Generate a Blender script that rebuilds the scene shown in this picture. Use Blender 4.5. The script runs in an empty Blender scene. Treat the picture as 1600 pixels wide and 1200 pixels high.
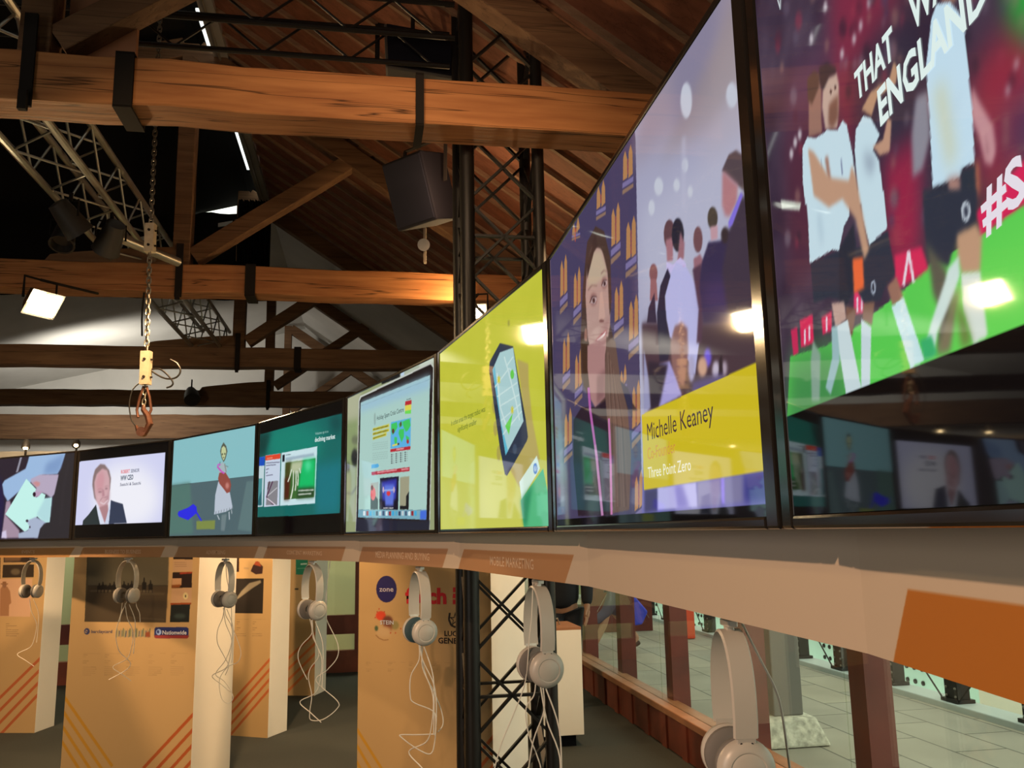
import bpy, math, random
import numpy as np
from mathutils import Vector, Matrix
random.seed(7); rng = np.random.default_rng(7)
SC = bpy.context.scene; COL = SC.collection
# ---------------------------------------------------------------- camera
F = 1330.0; PITCH = math.radians(9.80); ROLL = math.radians(-1.1); EYE = np.array([0, 0, 1.62])
_fw = np.array([0, math.cos(PITCH), math.sin(PITCH)]); _up0 = np.array([0, -math.sin(PITCH), math.cos(PITCH)]); _rt0 = np.array([1., 0, 0])
_rt = _rt0 * math.cos(ROLL) + _up0 * math.sin(ROLL); _up = -_rt0 * math.sin(ROLL) + _up0 * math.cos(ROLL)
cd = bpy.data.cameras.new('camera'); cam = bpy.data.objects.new('camera', cd); COL.objects.link(cam); SC.camera = cam
cd.sensor_fit = 'HORIZONTAL'; cd.sensor_width = 36; cd.lens = 36 * F / 1600; cd.clip_start = 0.02; cd.clip_end = 200
M = Matrix((( _rt[0], _up[0], -_fw[0], EYE[0]), (_rt[1], _up[1], -_fw[1], EYE[1]), (_rt[2], _up[2], -_fw[2], EYE[2]), (0, 0, 0, 1)))
cam.matrix_world = M
# ---------------------------------------------------------------- world and exposure
w = bpy.data.worlds.new('sky'); SC.world = w; w.use_nodes = True
bg = w.node_tree.nodes['Background']; bg.inputs[0].default_value = (0.96, 1.0, 0.86, 1); bg.inputs[1].default_value = 1.95
vs = SC.view_settings; vs.view_transform = 'Standard'; vs.look = 'None'; vs.gamma = 1; vs.exposure = 0; vs.use_curve_mapping = False
A = math.radians(9.9)                                   # the hall is turned against the view
U = np.array([math.cos(A), math.sin(A), 0]); V = np.array([-math.sin(A), math.cos(A), 0])
def W(lat, D, z=0): return U * lat + V * D + np.array([0, 0, z])
# lamps without fixtures: floodlights over the hall, plus added fills for roof and fascia
def lamp(name, kind, loc, power, color=(1, .62, .32), target=None, size=.15, spot=90, blend=.5, parent=None):
    l = bpy.data.lights.new(name, kind); l.energy = power; l.color = color
    if kind == 'AREA': l.size = size
    else: l.shadow_soft_size = size
    if kind == 'SPOT': l.spot_size = math.radians(spot); l.spot_blend = blend
    o = bpy.data.objects.new(name, l); COL.objects.link(o); o.location = [float(v) for v in loc]
    if target is not None:
        o.rotation_euler = (Vector([float(v) for v in target]) - Vector(o.location)).to_track_quat('-Z', 'Y').to_euler()
    return o
WARM = (1, .66, .36)
lamp('flood_or_fill_light', 'SPOT', W(-1.6, .7, 3.90), 235, WARM, W(-.1, 4.3, 2.0), .06, 66, .35)
lamp('flood_or_fill_light', 'SPOT', W(1.5, .6, 3.72), 90, WARM, W(1.7, 4.3, 2.2), .06, 62, .35)
lamp('flood_or_fill_light', 'SPOT', W(-.8, 4.75, 3.6), 620, (1, .62, .31), W(-1.8, 6.1, .0), .06, 84, .4)
lamp('flood_or_fill_light', 'SPOT', W(1.75, 4.7, 3.6), 360, (1, .62, .31), W(.5, 5.4, .6), .06, 90, .5)
lamp('flood_or_fill_light', 'SPOT', W(-3.2, 5.2, 3.6), 560, (1, .62, .31), W(-2.6, 7.6, .0), .06, 78, .4)
lamp('flood_or_fill_light', 'SPOT', W(-1.3, 6.6, 3.6), 200, (1, .72, .44), W(-.9, 8.6, .3), .06, 90, .5)
lamp('flood_or_fill_light', 'SPOT', W(-3.0, -.9, 3.3), 500, (1, .62, .38), W(.3, 1.0, 1.3), .05, 80, .6)
lamp('flood_or_fill_light', 'SPOT', W(.4, 3.2, 3.7), 24, (1, .66, .42), W(-.1, 8.5, 5.2), .15, 110, .8)  # added uplight that brightens the dark roof boards
lamp('flood_or_fill_light', 'SPOT', W(.6, 5.4, 3.9), 40, (1, .60, .34), W(-.2, 9.5, 5.4), .15, 120, .8)  # second added uplight, further along the roof slope
lamp('rear_fill_light', 'AREA', W(-5.5, -1.6, 1.9), 92, (1, .90, .78), W(0, 1.2, 1.3), 2.6)  # unseen soft fill, added to lift the shade on the fascia
# ---------------------------------------------------------------- helpers
def ray(x, y): return _fw + _rt * (x - 800) / F + _up * (600 - y) / F
def at_z(x, y, z): d = ray(x, y); return EYE + d * ((z - EYE[2]) / d[2])
def at_plane(x, y, p0, n): d = ray(x, y); n = np.array(n, float); return EYE + d * (((np.array(p0) - EYE) @ n) / (d @ n))
def atD(x, y, D): return at_plane(x, y, V * D, V)       # the point seen at a pixel, on the hall's cross plane D
def bear(x, y): d = ray(x, y); return d[0] / d[1]
def lin(c):
    c = np.asarray(c, float) / 255.0
    return np.where(c <= .04045, c / 12.92, ((c + .055) / 1.055) ** 2.4)
LOC = {}
def tag(o, label=None, cat=None, group=None, kind=None):
    if label: o['label'] = label
    if cat: o['category'] = cat
    if group: o['group'] = group
    if kind: o['kind'] = kind
    return o
def thing(name, label, cat, loc=(0, 0, 0), rz=0, group=None):
    o = bpy.data.objects.new(name, None); COL.objects.link(o); o.empty_display_size = .1
    o.location = [float(v) for v in loc]; o.rotation_euler = (0, 0, rz)
    LOC[o.name] = Matrix.Translation(o.location) @ Matrix.Rotation(rz, 4, 'Z')
    return tag(o, label, cat, group)
def copy_tree(o, parent=None):
    c = o.copy(); COL.objects.link(c); c.parent = parent
    for ch in o.children: copy_tree(ch, c)
    return c
def base_m(parent):
    if parent is None: return Matrix()
    if parent.name in LOC: return LOC[parent.name]
    return base_m(parent.parent)
class MB:
    def __init__(s): s.v = []; s.f = []; s.mi = []
    def add(s, vs_, fs, m=0):
        b = len(s.v); s.v += [tuple(float(q) for q in p) for p in vs_]; s.f += [tuple(i + b for i in f) for f in fs]; s.mi += [m] * len(fs); return s
    def obox(s, c, ax, ay, az, m=0):                     # half axis vectors
        c, ax, ay, az = (np.array(q, float) for q in (c, ax, ay, az)); P = []
        for k in (-1, 1):
            for j in (-1, 1):
                for i in (-1, 1): P.append(c + ax * i + ay * j + az * k)
        return s.add(P, [(0, 2, 3, 1), (4, 5, 7, 6), (0, 1, 5, 4), (2, 6, 7, 3), (0, 4, 6, 2), (1, 3, 7, 5)], m)
    def box(s, x0, x1, y0, y1, z0, z1, m=0):
        return s.obox(((x0 + x1) / 2, (y0 + y1) / 2, (z0 + z1) / 2), ((x1 - x0) / 2, 0, 0), (0, (y1 - y0) / 2, 0), (0, 0, (z1 - z0) / 2), m)
    def hbox(s, l0, l1, d0, d1, z0, z1, m=0):            # box in hall coordinates
        return s.obox(W((l0 + l1) / 2, (d0 + d1) / 2, (z0 + z1) / 2), U * (l1 - l0) / 2, V * (d1 - d0) / 2, (0, 0, (z1 - z0) / 2), m)
    def bar(s, a, b, w_, h_, up=(0, 0, 1), m=0):
        a, b = np.array(a, float), np.array(b, float); d = b - a; L = np.linalg.norm(d); d = d / L
        u = np.array(up, float); sx = np.cross(d, u)
        if np.linalg.norm(sx) < 1e-4: sx = np.cross(d, (1, 0, 0))
        sx /= np.linalg.norm(sx); sy = np.cross(sx, d)
        return s.obox((a + b) / 2, sx * w_ / 2, d * L / 2, sy * h_ / 2, m)
    def tube(s, pts, r, n=8, m=0, cap=True, closed=False):
        pts = [np.array(p, float) for p in pts]; N = len(pts); rr = r if hasattr(r, '__len__') else [r] * N
        b = len(s.v); ref = None
        for i, p in enumerate(pts):
            if closed: t = pts[(i + 1) % N] - pts[i - 1]
            else: t = pts[min(i + 1, N - 1)] - pts[max(i - 1, 0)]
            t = t / (np.linalg.norm(t) + 1e-9)
            if ref is None: ref = np.cross(t, (0.3, .2, .93) if abs(t[2]) < .9 else (1, 0, 0))
            ref = ref - t * (ref @ t); ref /= np.linalg.norm(ref) + 1e-9; q = np.cross(t, ref)
            for k in range(n):
                a = 2 * math.pi * k / n; s.v.append(tuple(float(c) for c in p + (ref * math.cos(a) + q * math.sin(a)) * rr[i]))
        for i in range(N if closed else N - 1):
            j = (i + 1) % N
            for k in range(n):
                s.f.append((b + i * n + k, b + i * n + (k + 1) % n, b + j * n + (k + 1) % n, b + j * n + k)); s.mi.append(m)
        if cap and not closed:
            s.f.append(tuple(b + k for k in range(n))[::-1]); s.f.append(tuple(b + (N - 1) * n + k for k in range(n))); s.mi += [m, m]
        return s
    def lathe(s, o, ax, prof, n=24, m=0):                # prof: (along axis, radius)
        o = np.array(o, float); ax = np.array(ax, float); ax /= np.linalg.norm(ax)
        e = np.cross(ax, (0, 0, 1) if abs(ax[2]) < .9 else (1, 0, 0)); e /= np.linalg.norm(e); g = np.cross(ax, e); b = len(s.v)
        for (t, r) in prof:
            for k in range(n):
                a = 2 * math.pi * k / n; s.v.append(tuple(float(c) for c in o + ax * t + (e * math.cos(a) + g * math.sin(a)) * max(r, 1e-4)))
        for i in range(len(prof) - 1):
            for k in range(n):
                s.f.append((b + i * n + k, b + i * n + (k + 1) % n, b + (i + 1) * n + (k + 1) % n, b + (i + 1) * n + k)); s.mi.append(m)
        s.f.append(tuple(b + k for k in range(n))[::-1]); s.f.append(tuple(b + (len(prof) - 1) * n + k for k in range(n))); s.mi += [m, m]
        return s
    def prism(s, poly, off, m=0):                        # polygon of 3d points, extruded by off
        n = len(poly); P = [np.array(p, float) for p in poly]; Q = [p + np.array(off, float) for p in P]
        return s.add(P + Q, [tuple(range(n))[::-1], tuple(range(n, 2 * n))] + [(i, (i + 1) % n, n + (i + 1) % n, n + i) for i in range(n)], m)
    def build(s, name, mat, parent=None, smooth=False, bevel=0, local=False):
        me = bpy.data.meshes.new(name); vsx = s.v
        if not local and parent is not None:
            mi = base_m(parent).inverted(); vsx = [tuple(mi @ Vector(p)) for p in s.v]
        me.from_pydata(vsx, [], s.f); me.validate()
        for mm in (mat if isinstance(mat, (list, tuple)) else [mat]): me.materials.append(mm)
        if isinstance(mat, (list, tuple)) and len(me.polygons) == len(s.mi): me.polygons.foreach_set('material_index', s.mi)
        if smooth:
            me.polygons.foreach_set('use_smooth', [True] * len(me.polygons))
            try: me.set_sharp_from_angle(angle=math.radians(35))
            except Exception: pass
        o = bpy.data.objects.new(name, me); COL.objects.link(o); o.parent = parent
        if bevel:
            b = o.modifiers.new('bevel', 'BEVEL'); b.width = bevel; b.segments = 2; b.limit_method = 'ANGLE'
        me.update(); return o
def struct(name, mb, mat, parent=None, **k):
    o = mb.build(name, mat, parent, **k); o['kind'] = 'structure'; return o
# ---------------------------------------------------------------- materials
def mat(name, col, rough=.6, metal=0, spec=.5, noise=0, nscale=6, emit=0, bump=0, bscale=30, stretch=None, col2=None):
    m = bpy.data.materials.new(name); m.use_nodes = True; nt = m.node_tree; b = nt.nodes['Principled BSDF']
    b.inputs['Base Color'].default_value = (*col, 1); b.inputs['Roughness'].default_value = rough; b.inputs['Metallic'].default_value = metal
    b.inputs['Specular IOR Level'].default_value = spec
    if emit: b.inputs['Emission Color'].default_value = (*col, 1); b.inputs['Emission Strength'].default_value = emit
    if noise or bump:
        tc = nt.nodes.new('ShaderNodeTexCoord'); mp = nt.nodes.new('ShaderNodeMapping'); nt.links.new(tc.outputs['Object'], mp.inputs[0])
        if stretch: mp.inputs['Scale'].default_value = stretch
    if noise:
        n = nt.nodes.new('ShaderNodeTexNoise'); n.inputs['Scale'].default_value = nscale; n.inputs['Detail'].default_value = 6
        nt.links.new(mp.outputs[0], n.inputs['Vector']); mx = nt.nodes.new('ShaderNodeMix'); mx.data_type = 'RGBA'
        c2 = col2 or tuple(c * (1 - noise) for c in col)
        mx.inputs[6].default_value = (*col, 1); mx.inputs[7].default_value = (*c2, 1)
        cr = nt.nodes.new('ShaderNodeValToRGB'); cr.color_ramp.elements[0].position = .35; cr.color_ramp.elements[1].position = .7
        nt.links.new(n.outputs['Fac'], cr.inputs[0]); nt.links.new(cr.outputs[0], mx.inputs[0]); nt.links.new(mx.outputs[2], b.inputs['Base Color'])
    if bump:
        n2 = nt.nodes.new('ShaderNodeTexNoise'); n2.inputs['Scale'].default_value = bscale; nt.links.new(mp.outputs[0], n2.inputs['Vector'])
        bp = nt.nodes.new('ShaderNodeBump'); bp.inputs['Strength'].default_value = bump; bp.inputs['Distance'].default_value = .01
        nt.links.new(n2.outputs['Fac'], bp.inputs['Height']); nt.links.new(bp.outputs[0], b.inputs['Normal'])
    return m
def wood(name, c1, c2, crack=.5, grain=(1.2, 14, 14), rough=.75):
    m = bpy.data.materials.new(name); m.use_nodes = True; nt = m.node_tree; b = nt.nodes['Principled BSDF']; N = nt.nodes.new; L = nt.links.new
    tc = N('ShaderNodeTexCoord'); mp = N('ShaderNodeMapping'); mp.inputs['Scale'].default_value = grain; L(tc.outputs['Object'], mp.inputs[0])
    n = N('ShaderNodeTexNoise'); n.inputs['Scale'].default_value = 1.6; n.inputs['Detail'].default_value = 8; n.inputs['Distortion'].default_value = .25; L(mp.outputs[0], n.inputs['Vector'])
    cr = N('ShaderNodeValToRGB'); cr.color_ramp.elements[0].position = .3; cr.color_ramp.elements[1].position = .72
    cr.color_ramp.elements[0].color = (*c1, 1); cr.color_ramp.elements[1].color = (*c2, 1); L(n.outputs['Fac'], cr.inputs[0])
    # long cracks along the grain
    mp2 = N('ShaderNodeMapping'); mp2.inputs['Scale'].default_value = (.28, 11, 11); L(tc.outputs['Object'], mp2.inputs[0])
    n2 = N('ShaderNodeTexNoise'); n2.inputs['Scale'].default_value = 1.1; n2.inputs['Detail'].default_value = 3; L(mp2.outputs[0], n2.inputs['Vector'])
    c3 = N('ShaderNodeValToRGB'); e = c3.color_ramp.elements; e[0].position = .485; e[0].color = (1, 1, 1, 1); e[1].position = .515; e[1].color = (1, 1, 1, 1)
    k = e.new(.5); k.color = (1 - crack, 1 - crack, 1 - crack, 1); L(n2.outputs['Fac'], c3.inputs[0])
    mx = N('ShaderNodeMix'); mx.data_type = 'RGBA'; mx.blend_type = 'MULTIPLY'; mx.inputs[0].default_value = 1; L(cr.outputs[0], mx.inputs[6]); L(c3.outputs[0], mx.inputs[7])
    L(mx.outputs[2], b.inputs['Base Color']); b.inputs['Roughness'].default_value = rough; b.inputs['Specular IOR Level'].default_value = .25
    bp = N('ShaderNodeBump'); bp.inputs['Strength'].default_value = .5; bp.inputs['Distance'].default_value = .01; L(n.outputs['Fac'], bp.inputs['Height']); L(bp.outputs[0], b.inputs['Normal'])
    return m
def attr_mat(name, emissive, rough=.05, spec=.5):
    m = bpy.data.materials.new(name); m.use_nodes = True; nt = m.node_tree; b = nt.nodes['Principled BSDF']
    a = nt.nodes.new('ShaderNodeAttribute'); a.attribute_name = 'Col'; b.inputs['Roughness'].default_value = rough; b.inputs['Specular IOR Level'].default_value = spec
    if emissive:
        b.inputs['Base Color'].default_value = (.004, .004, .005, 1); nt.links.new(a.outputs['Color'], b.inputs['Emission Color']); b.inputs['Emission Strength'].default_value = 1
    else: nt.links.new(a.outputs['Color'], b.inputs['Base Color'])
    return m
def glass_mat(name, tint, refl=.9):
    m = bpy.data.materials.new(name); m.use_nodes = True; nt = m.node_tree; nt.nodes.remove(nt.nodes['Principled BSDF']); N = nt.nodes.new
    t = N('ShaderNodeBsdfTransparent'); t.inputs[0].default_value = (*tint, 1); g = N('ShaderNodeBsdfGlossy'); g.inputs['Roughness'].default_value = .01
    g.inputs[0].default_value = (refl, refl, refl, 1)
    lw = N('ShaderNodeLayerWeight'); lw.inputs[0].default_value = .5; pw_ = N('ShaderNodeMath'); pw_.operation = 'POWER'; pw_.inputs[1].default_value = 4.5; nt.links.new(lw.outputs['Facing'], pw_.inputs[0])
    ad = N('ShaderNodeMath'); ad.operation = 'MULTIPLY_ADD'; ad.inputs[1].default_value = .5; ad.inputs[2].default_value = .03; nt.links.new(pw_.outputs[0], ad.inputs[0]); mx = N('ShaderNodeMixShader')
    nt.links.new(ad.outputs[0], mx.inputs[0]); nt.links.new(t.outputs[0], mx.inputs[1]); nt.links.new(g.outputs[0], mx.inputs[2])
    nt.links.new(mx.outputs[0], nt.nodes['Material Output'].inputs[0]); return m
MT = dict(
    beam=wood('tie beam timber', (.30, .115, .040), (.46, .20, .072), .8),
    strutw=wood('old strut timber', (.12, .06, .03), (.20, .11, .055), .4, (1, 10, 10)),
    rafter=wood('rafter timber', (.20, .12, .07), (.30, .18, .11), .2, (2, 8, 8)),
    board=wood('roof boards', (.16, .058, .030), (.24, .090, .048), .3, (1.2, 9, 9)),
    iron=mat('black iron strap', (.018, .015, .013), .9, 0, .1),
    steel=mat('black painted steel', (.008, .007, .006), .42, .1, .4),
    alu=mat('dull aluminium', (.45, .42, .36), .38, .85, noise=.3, nscale=4),
    chain=mat('galvanised chain', (.22, .20, .16), .45, .8),
    rust=mat('rusty hook', (.12, .05, .03), .45, .6, noise=.4, nscale=30),
    brass=mat('pale clamp block', (.46, .38, .26), .45, .3, noise=.25, nscale=20),
    blackcloth=mat('black drape', (.008, .007, .006), .95, 0, .1),
    white=mat('white painted lining', (.62, .60, .56), .8, noise=.12, nscale=1.5),
    carpet=mat('dark grey carpet', (.055, .058, .052), .95, 0, .1, noise=.25, nscale=120, bump=.3, bscale=400),
    panelside=mat('white painted pillar side', (.78, .76, .70), .6, noise=.04, nscale=3),
    fascia=mat('off white fascia', (.50, .43, .35), .75),
    redwood=mat('red stained timber', (.15, .028, .018), .5, noise=.3, nscale=5),
    redpanel=mat('red brown kneewall', (.20, .045, .022), .55, noise=.35, nscale=4),
    sill=mat('worn wooden sill', (.34, .15, .07), .5, noise=.3, nscale=6),
    glass=glass_mat('window glass', (.93, .95, .90)),
    bezel=mat('glossy black bezel', (.012, .010, .009), .12, 0, .6),
    tvback=mat('matt black casing', (.02, .02, .02), .6),
    hp=mat('pale grey headphone plastic', (.50, .47, .42), .35, 0, .5),
    hp2=mat('satin white headphone metal', (.60, .57, .52), .25, .3, .5),
    cushion=mat('grey ear cushion', (.16, .15, .14), .7),
    teal=mat('dark blue ear cushion', (.03, .07, .09), .7),
    cable=mat('white cable', (.66, .62, .54), .45),
    dark=mat('dark lamp housing', (.03, .026, .022), .55, .2),
    bulb=mat('lit halogen glass', (1, .80, .48), .3, emit=120),
    bulb2=mat('small lit spot', (1, .72, .36), .3, emit=14),
    black=mat('matt black plastic', (.008, .008, .012), .8, 0, .12),
    spk=mat('blue black speaker cloth', (.010, .011, .018), .9, 0, .1),
    screen=attr_mat('screen glass', True, .035), printm=attr_mat('printed panel', False, .6, .3),
)
# ---------------------------------------------------------------- pictures on screens and printed panels
_tx = {}
def text_mesh(s, bold=0.0):
    key = (s, bold)
    if key in _tx: return _tx[key]
    cu = bpy.data.curves.new('lettering', 'FONT'); cu.body = s; cu.size = 1; cu.resolution_u = 2; cu.offset = bold; cu.fill_mode = 'BOTH'
    o = bpy.data.objects.new('lettering', cu); COL.objects.link(o)
    me = bpy.data.meshes.new_from_object(o.evaluated_get(bpy.context.evaluated_depsgraph_get()))
    vs_ = np.array([v.co[:2] for v in me.vertices]) if len(me.vertices) else np.zeros((0, 2)); fs = [tuple(p.vertices) for p in me.polygons]
    bpy.data.objects.remove(o); bpy.data.curves.remove(cu); bpy.data.meshes.remove(me)
    vs_ = vs_.copy(); vs_[:, 0] -= vs_[:, 0].min(); vs_[:, 0] /= vs_[:, 0].max(); vs_[:, 1] /= .70
    _tx[key] = (vs_, fs); return _tx[key]
def gauss(a, s):
    if s <= 0: return a
    r = int(s * 2.5) + 1; k = np.exp(-.5 * (np.arange(-r, r + 1) / s) ** 2); k /= k.sum()
    p = np.pad(a, ((r, r), (r, r)), mode='edge')
    p = sum(k[i] * p[i:i + a.shape[0], :] for i in range(2 * r + 1)); return sum(k[i] * p[:, i:i + a.shape[1]] for i in range(2 * r + 1))
class Canvas:
    """a picture on the rectangle origin o, width vector ex, height vector ez (world), nx by nz points"""
    def __init__(s, o, ex, ez, nrm, nx, nz, base, zoom=(0, 0, 1)):
        s.o = np.array(o, float); s.ex = np.array(ex, float); s.ez = np.array(ez, float); s.n = np.array(nrm, float); s.nx, s.nz = nx, nz
        s.a = np.empty((nz, nx, 3)); s.a[:] = base; s.z = zoom; s.texts = []
    def Z(s, ox, oy, sc): s.z = (ox, oy, sc); return s
    def uv(s, x, y):
        x = s.z[0] + x / s.z[2]; y = s.z[1] + y / s.z[2]; p = at_plane(x, y, s.o, s.n) - s.o
        return (p @ s.ex) / (s.ex @ s.ex), (p @ s.ez) / (s.ez @ s.ez)
    def mask(s, uv, soft=1):
        P = np.array(uv) * (s.nx, s.nz); x0, y0 = np.floor(P.min(0) - 2).astype(int); x1, y1 = np.ceil(P.max(0) + 2).astype(int)
        x0, y0 = max(x0, 0), max(y0, 0); x1, y1 = min(x1, s.nx), min(y1, s.nz)
        if x1 <= x0 or y1 <= y0: return None
        acc = np.zeros((y1 - y0, x1 - x0))
        for dy in (.25, .75):
            for dx in (.25, .75):
                X, Y = np.meshgrid(np.arange(x0, x1) + dx, np.arange(y0, y1) + dy); ins = np.zeros(X.shape, bool)
                for i in range(len(P)):
                    xa, ya = P[i]; xb, yb = P[(i + 1) % len(P)]
                    if ya == yb: continue
                    c = ((Y < ya) != (Y < yb)) & (X < (xb - xa) * (Y - ya) / (yb - ya) + xa); ins ^= c
                acc += ins
        return x0, y0, acc / 4
    def fill(s, uv, col, blur=0, alpha=1):
        m = s.mask(uv)
        if m is None: return s
        x0, y0, k = m
        if blur:
            r = int(blur * 2.5) + 1; px0, py0 = min(r, x0), min(r, y0); px1 = min(r, s.nx - x0 - k.shape[1]); py1 = min(r, s.nz - y0 - k.shape[0])
            k = gauss(np.pad(k, ((py0, py1), (px0, px1))), blur); x0 -= px0; y0 -= py0
        sl = s.a[y0:y0 + k.shape[0], x0:x0 + k.shape[1]]; sl += (np.array(col, float) - sl) * (k * alpha)[..., None]; return s
    def P(s, pts, col, blur=0, alpha=1): return s.fill([s.uv(*p) for p in pts], col, blur, alpha)
    def E(s, cx, cy, rx, ry, col, blur=0, alpha=1, n=20):
        return s.P([(cx + rx * math.cos(2 * math.pi * i / n), cy + ry * math.sin(2 * math.pi * i / n)) for i in range(n)], col, blur, alpha)
    def L(s, pts, wd, col, blur=0, alpha=1):
        for (x0, y0), (x1, y1) in zip(pts, pts[1:]):
            d = math.hypot(x1 - x0, y1 - y0) or 1; nx, ny = -(y1 - y0) / d * wd / 2, (x1 - x0) / d * wd / 2
            s.P([(x0 + nx, y0 + ny), (x1 + nx, y1 + ny), (x1 - nx, y1 - ny), (x0 - nx, y0 - ny)], col, blur, alpha)
        return s
    def T(s, txt, bl, br, tl, col, bold=0.0):
        W3 = [at_plane(s.z[0] + p[0] / s.z[2], s.z[1] + p[1] / s.z[2], s.o, s.n) for p in (bl, br, tl)]
        # keep the lettering square to the panel
        h = s.ez / np.linalg.norm(s.ez); x = s.ex / np.linalg.norm(s.ex); d = W3[1] - W3[0]; u = W3[2] - W3[0]
        s.texts.append((txt, bold, W3[0], d, h * (u @ h), col)); return s
    def noise(s, amp, cell=6):
        g = rng.random((s.nz // cell + 2, s.nx // cell + 2, 1)).repeat(cell, 0).repeat(cell, 1)[:s.nz, :s.nx, 0] - .5
        g = gauss(g, cell * .5); s.a += g[..., None] * amp * 2; return s
    def build(s, name, mat_, parent, conv=lin, off=.0003, kind=None):
        nx, nz = s.nx, s.nz; uu = np.linspace(0, 1, nx); vv = np.linspace(0, 1, nz); uu, vv = np.meshgrid(uu, vv)
        P = s.o + uu[..., None] * s.ex + vv[..., None] * s.ez; P = P.reshape(-1, 3); C = conv(np.clip(s.a, 0, 255)).reshape(-1, 3)
        i = np.arange(nx - 1) + nx * np.arange(nz - 1)[:, None]; i = i.ravel(); Q = np.stack([i, i + 1, i + nx + 1, i + nx], 1)
        if np.dot(np.cross(s.ex, s.ez), s.n) < 0: Q = Q[:, ::-1]
        loops = [Q.ravel()]; sizes = [np.full(len(Q), 4)]; base = len(P); Ps = [P]; Cs = [C]
        for k, (txt, bold, o, d, h, col) in enumerate(s.texts):
            tv, tf = text_mesh(txt, bold)
            if not len(tv): continue
            p = o + tv[:, :1] * d + tv[:, 1:] * h + s.n * (off + .00004 * k); Ps.append(p); Cs.append(np.repeat(conv(np.array([col], float)), len(p), 0))
            for f in tf: loops.append(np.array(f) + base); sizes.append(np.array([len(f)]))
            base += len(p)
        P = np.concatenate(Ps); C = np.concatenate(Cs); loops = np.concatenate(loops); sizes = np.concatenate(sizes)
        mi = np.array(base_m(parent).inverted()); P = P @ mi[:3, :3].T + mi[:3, 3]
        me = bpy.data.meshes.new(name); me.vertices.add(len(P)); me.vertices.foreach_set('co', P.astype(np.float32).ravel())
        me.loops.add(len(loops)); me.loops.foreach_set('vertex_index', loops.astype(np.int32)); me.polygons.add(len(sizes))
        me.polygons.foreach_set('loop_start', np.concatenate([[0], np.cumsum(sizes)[:-1]]).astype(np.int32)); me.update(calc_edges=True); me.validate()
        at = me.color_attributes.new('Col', 'FLOAT_COLOR', 'POINT'); at.data.foreach_set('color', np.concatenate([C, np.ones((len(C), 1))], 1).astype(np.float32).ravel())
        me.materials.append(mat_); o = bpy.data.objects.new(name, me); COL.objects.link(o); o.parent = parent; return o
# ---------------------------------------------------------------- the ring of televisions
J4 = np.array([-.239, 2.699]); SEG = .99
def step(P, b, far):
    a = 1 + b * b; bb = -2 * (b * P[0] + P[1]); c = P @ P - SEG * SEG; disc = max(bb * bb - 4 * a * c, 0) ** .5
    y = (-bb + (disc if far else -disc)) / (2 * a); return np.array([b * y, y])
J5 = step(J4, bear(866, 828), False); J3 = step(J4, bear(537, 834), True); J2 = step(J3, bear(398, 837), True)
J1 = step(J2, bear(261, 840), True); J0 = step(J1, bear(112, 843), True); J6 = step(J5, bear(1222, 808), False)
def pol(a): a = math.radians(a); return np.array([math.cos(a), math.sin(a)])
J7 = J6 + SEG * pol(-88.5); Jm = J0 - SEG * pol(-27)
JJ = [Jm, J0, J1, J2, J3, J4, J5, J6, J7]
TZ0, TZ1 = 1.617, 2.195; BZ = .03; BT = .012
tvname = ['showing hands holding a blank card', 'showing a smiling man in a dark jacket on white', 'showing a puppet figure with a brown heart and a blue shape',
          'showing document covers on a teal slide', 'showing a laptop page with a world map', 'showing a phone on a plain yellow slide',
          'showing a long haired woman and a yellow name banner', 'showing football players in white shirts on green turf']
tvplace = ['at the left end of the curved row', 'second from the left in the row', 'third from the left in the row', 'between the puppet screen and the laptop screen',
           'above the media planning label', 'above the mobile marketing label', 'beside the yellow phone screen', 'nearest at the right edge']
CV = []; TV = []
for i in range(8):
    a = JJ[i]; b = JJ[i + 1]; t = (b - a) / np.linalg.norm(b - a); n = np.array([t[1], -t[0]])     # faces the inside of the ring
    T3 = np.array([*t, 0]); N3 = np.array([*n, 0]); O = np.array([*a, 0])
    root = thing('television', 'television ' + tvname[i], 'television', (*(a + b) / 2, TZ0), 0, 'televisions of the curved row'); TV.append(root)
    g = .003; L0, L1 = g, SEG - g
    def Q(u, z, d=0.0): return O + T3 * u + N3 * d + np.array([0, 0, z])
    m = MB()
    for (u0, u1, z0, z1) in ((L0, BZ, TZ0, TZ1), (SEG - BZ, L1, TZ0, TZ1), (BZ, SEG - BZ, TZ0, TZ0 + BT), (BZ, SEG - BZ, TZ1 - BT, TZ1)):
        m.obox((Q(u0, z0, -.03) + Q(u1, z1, .002)) / 2, T3 * (u1 - u0) / 2, N3 * .016, (0, 0, (z1 - z0) / 2))
    m.build('bezel', MT['bezel'], root, bevel=.003)
    m = MB(); m.obox((Q(L0 + .01, TZ0 + .01, -.075) + Q(L1 - .01, TZ1 - .01, -.033)) / 2, T3 * (SEG / 2 - .012), N3 * .02, (0, 0, .28)); m.build('back_casing', MT['tvback'], root, bevel=.006)
    res = [(200, 130), (220, 140), (240, 170), (280, 200), (300, 230), (300, 260), (480, 400), (640, 380)][i]
    CV.append(Canvas(Q(BZ, TZ0 + BT), T3 * (SEG - 2 * BZ), (0, 0, TZ1 - TZ0 - 2 * BT), N3, res[0], res[1], (4, 4, 5)))
FULL = [(-400, -900), (2400, -900), (2400, 1400), (-400, 1400)]
def allp(c, col): c.a[:] = col; return c
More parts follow.
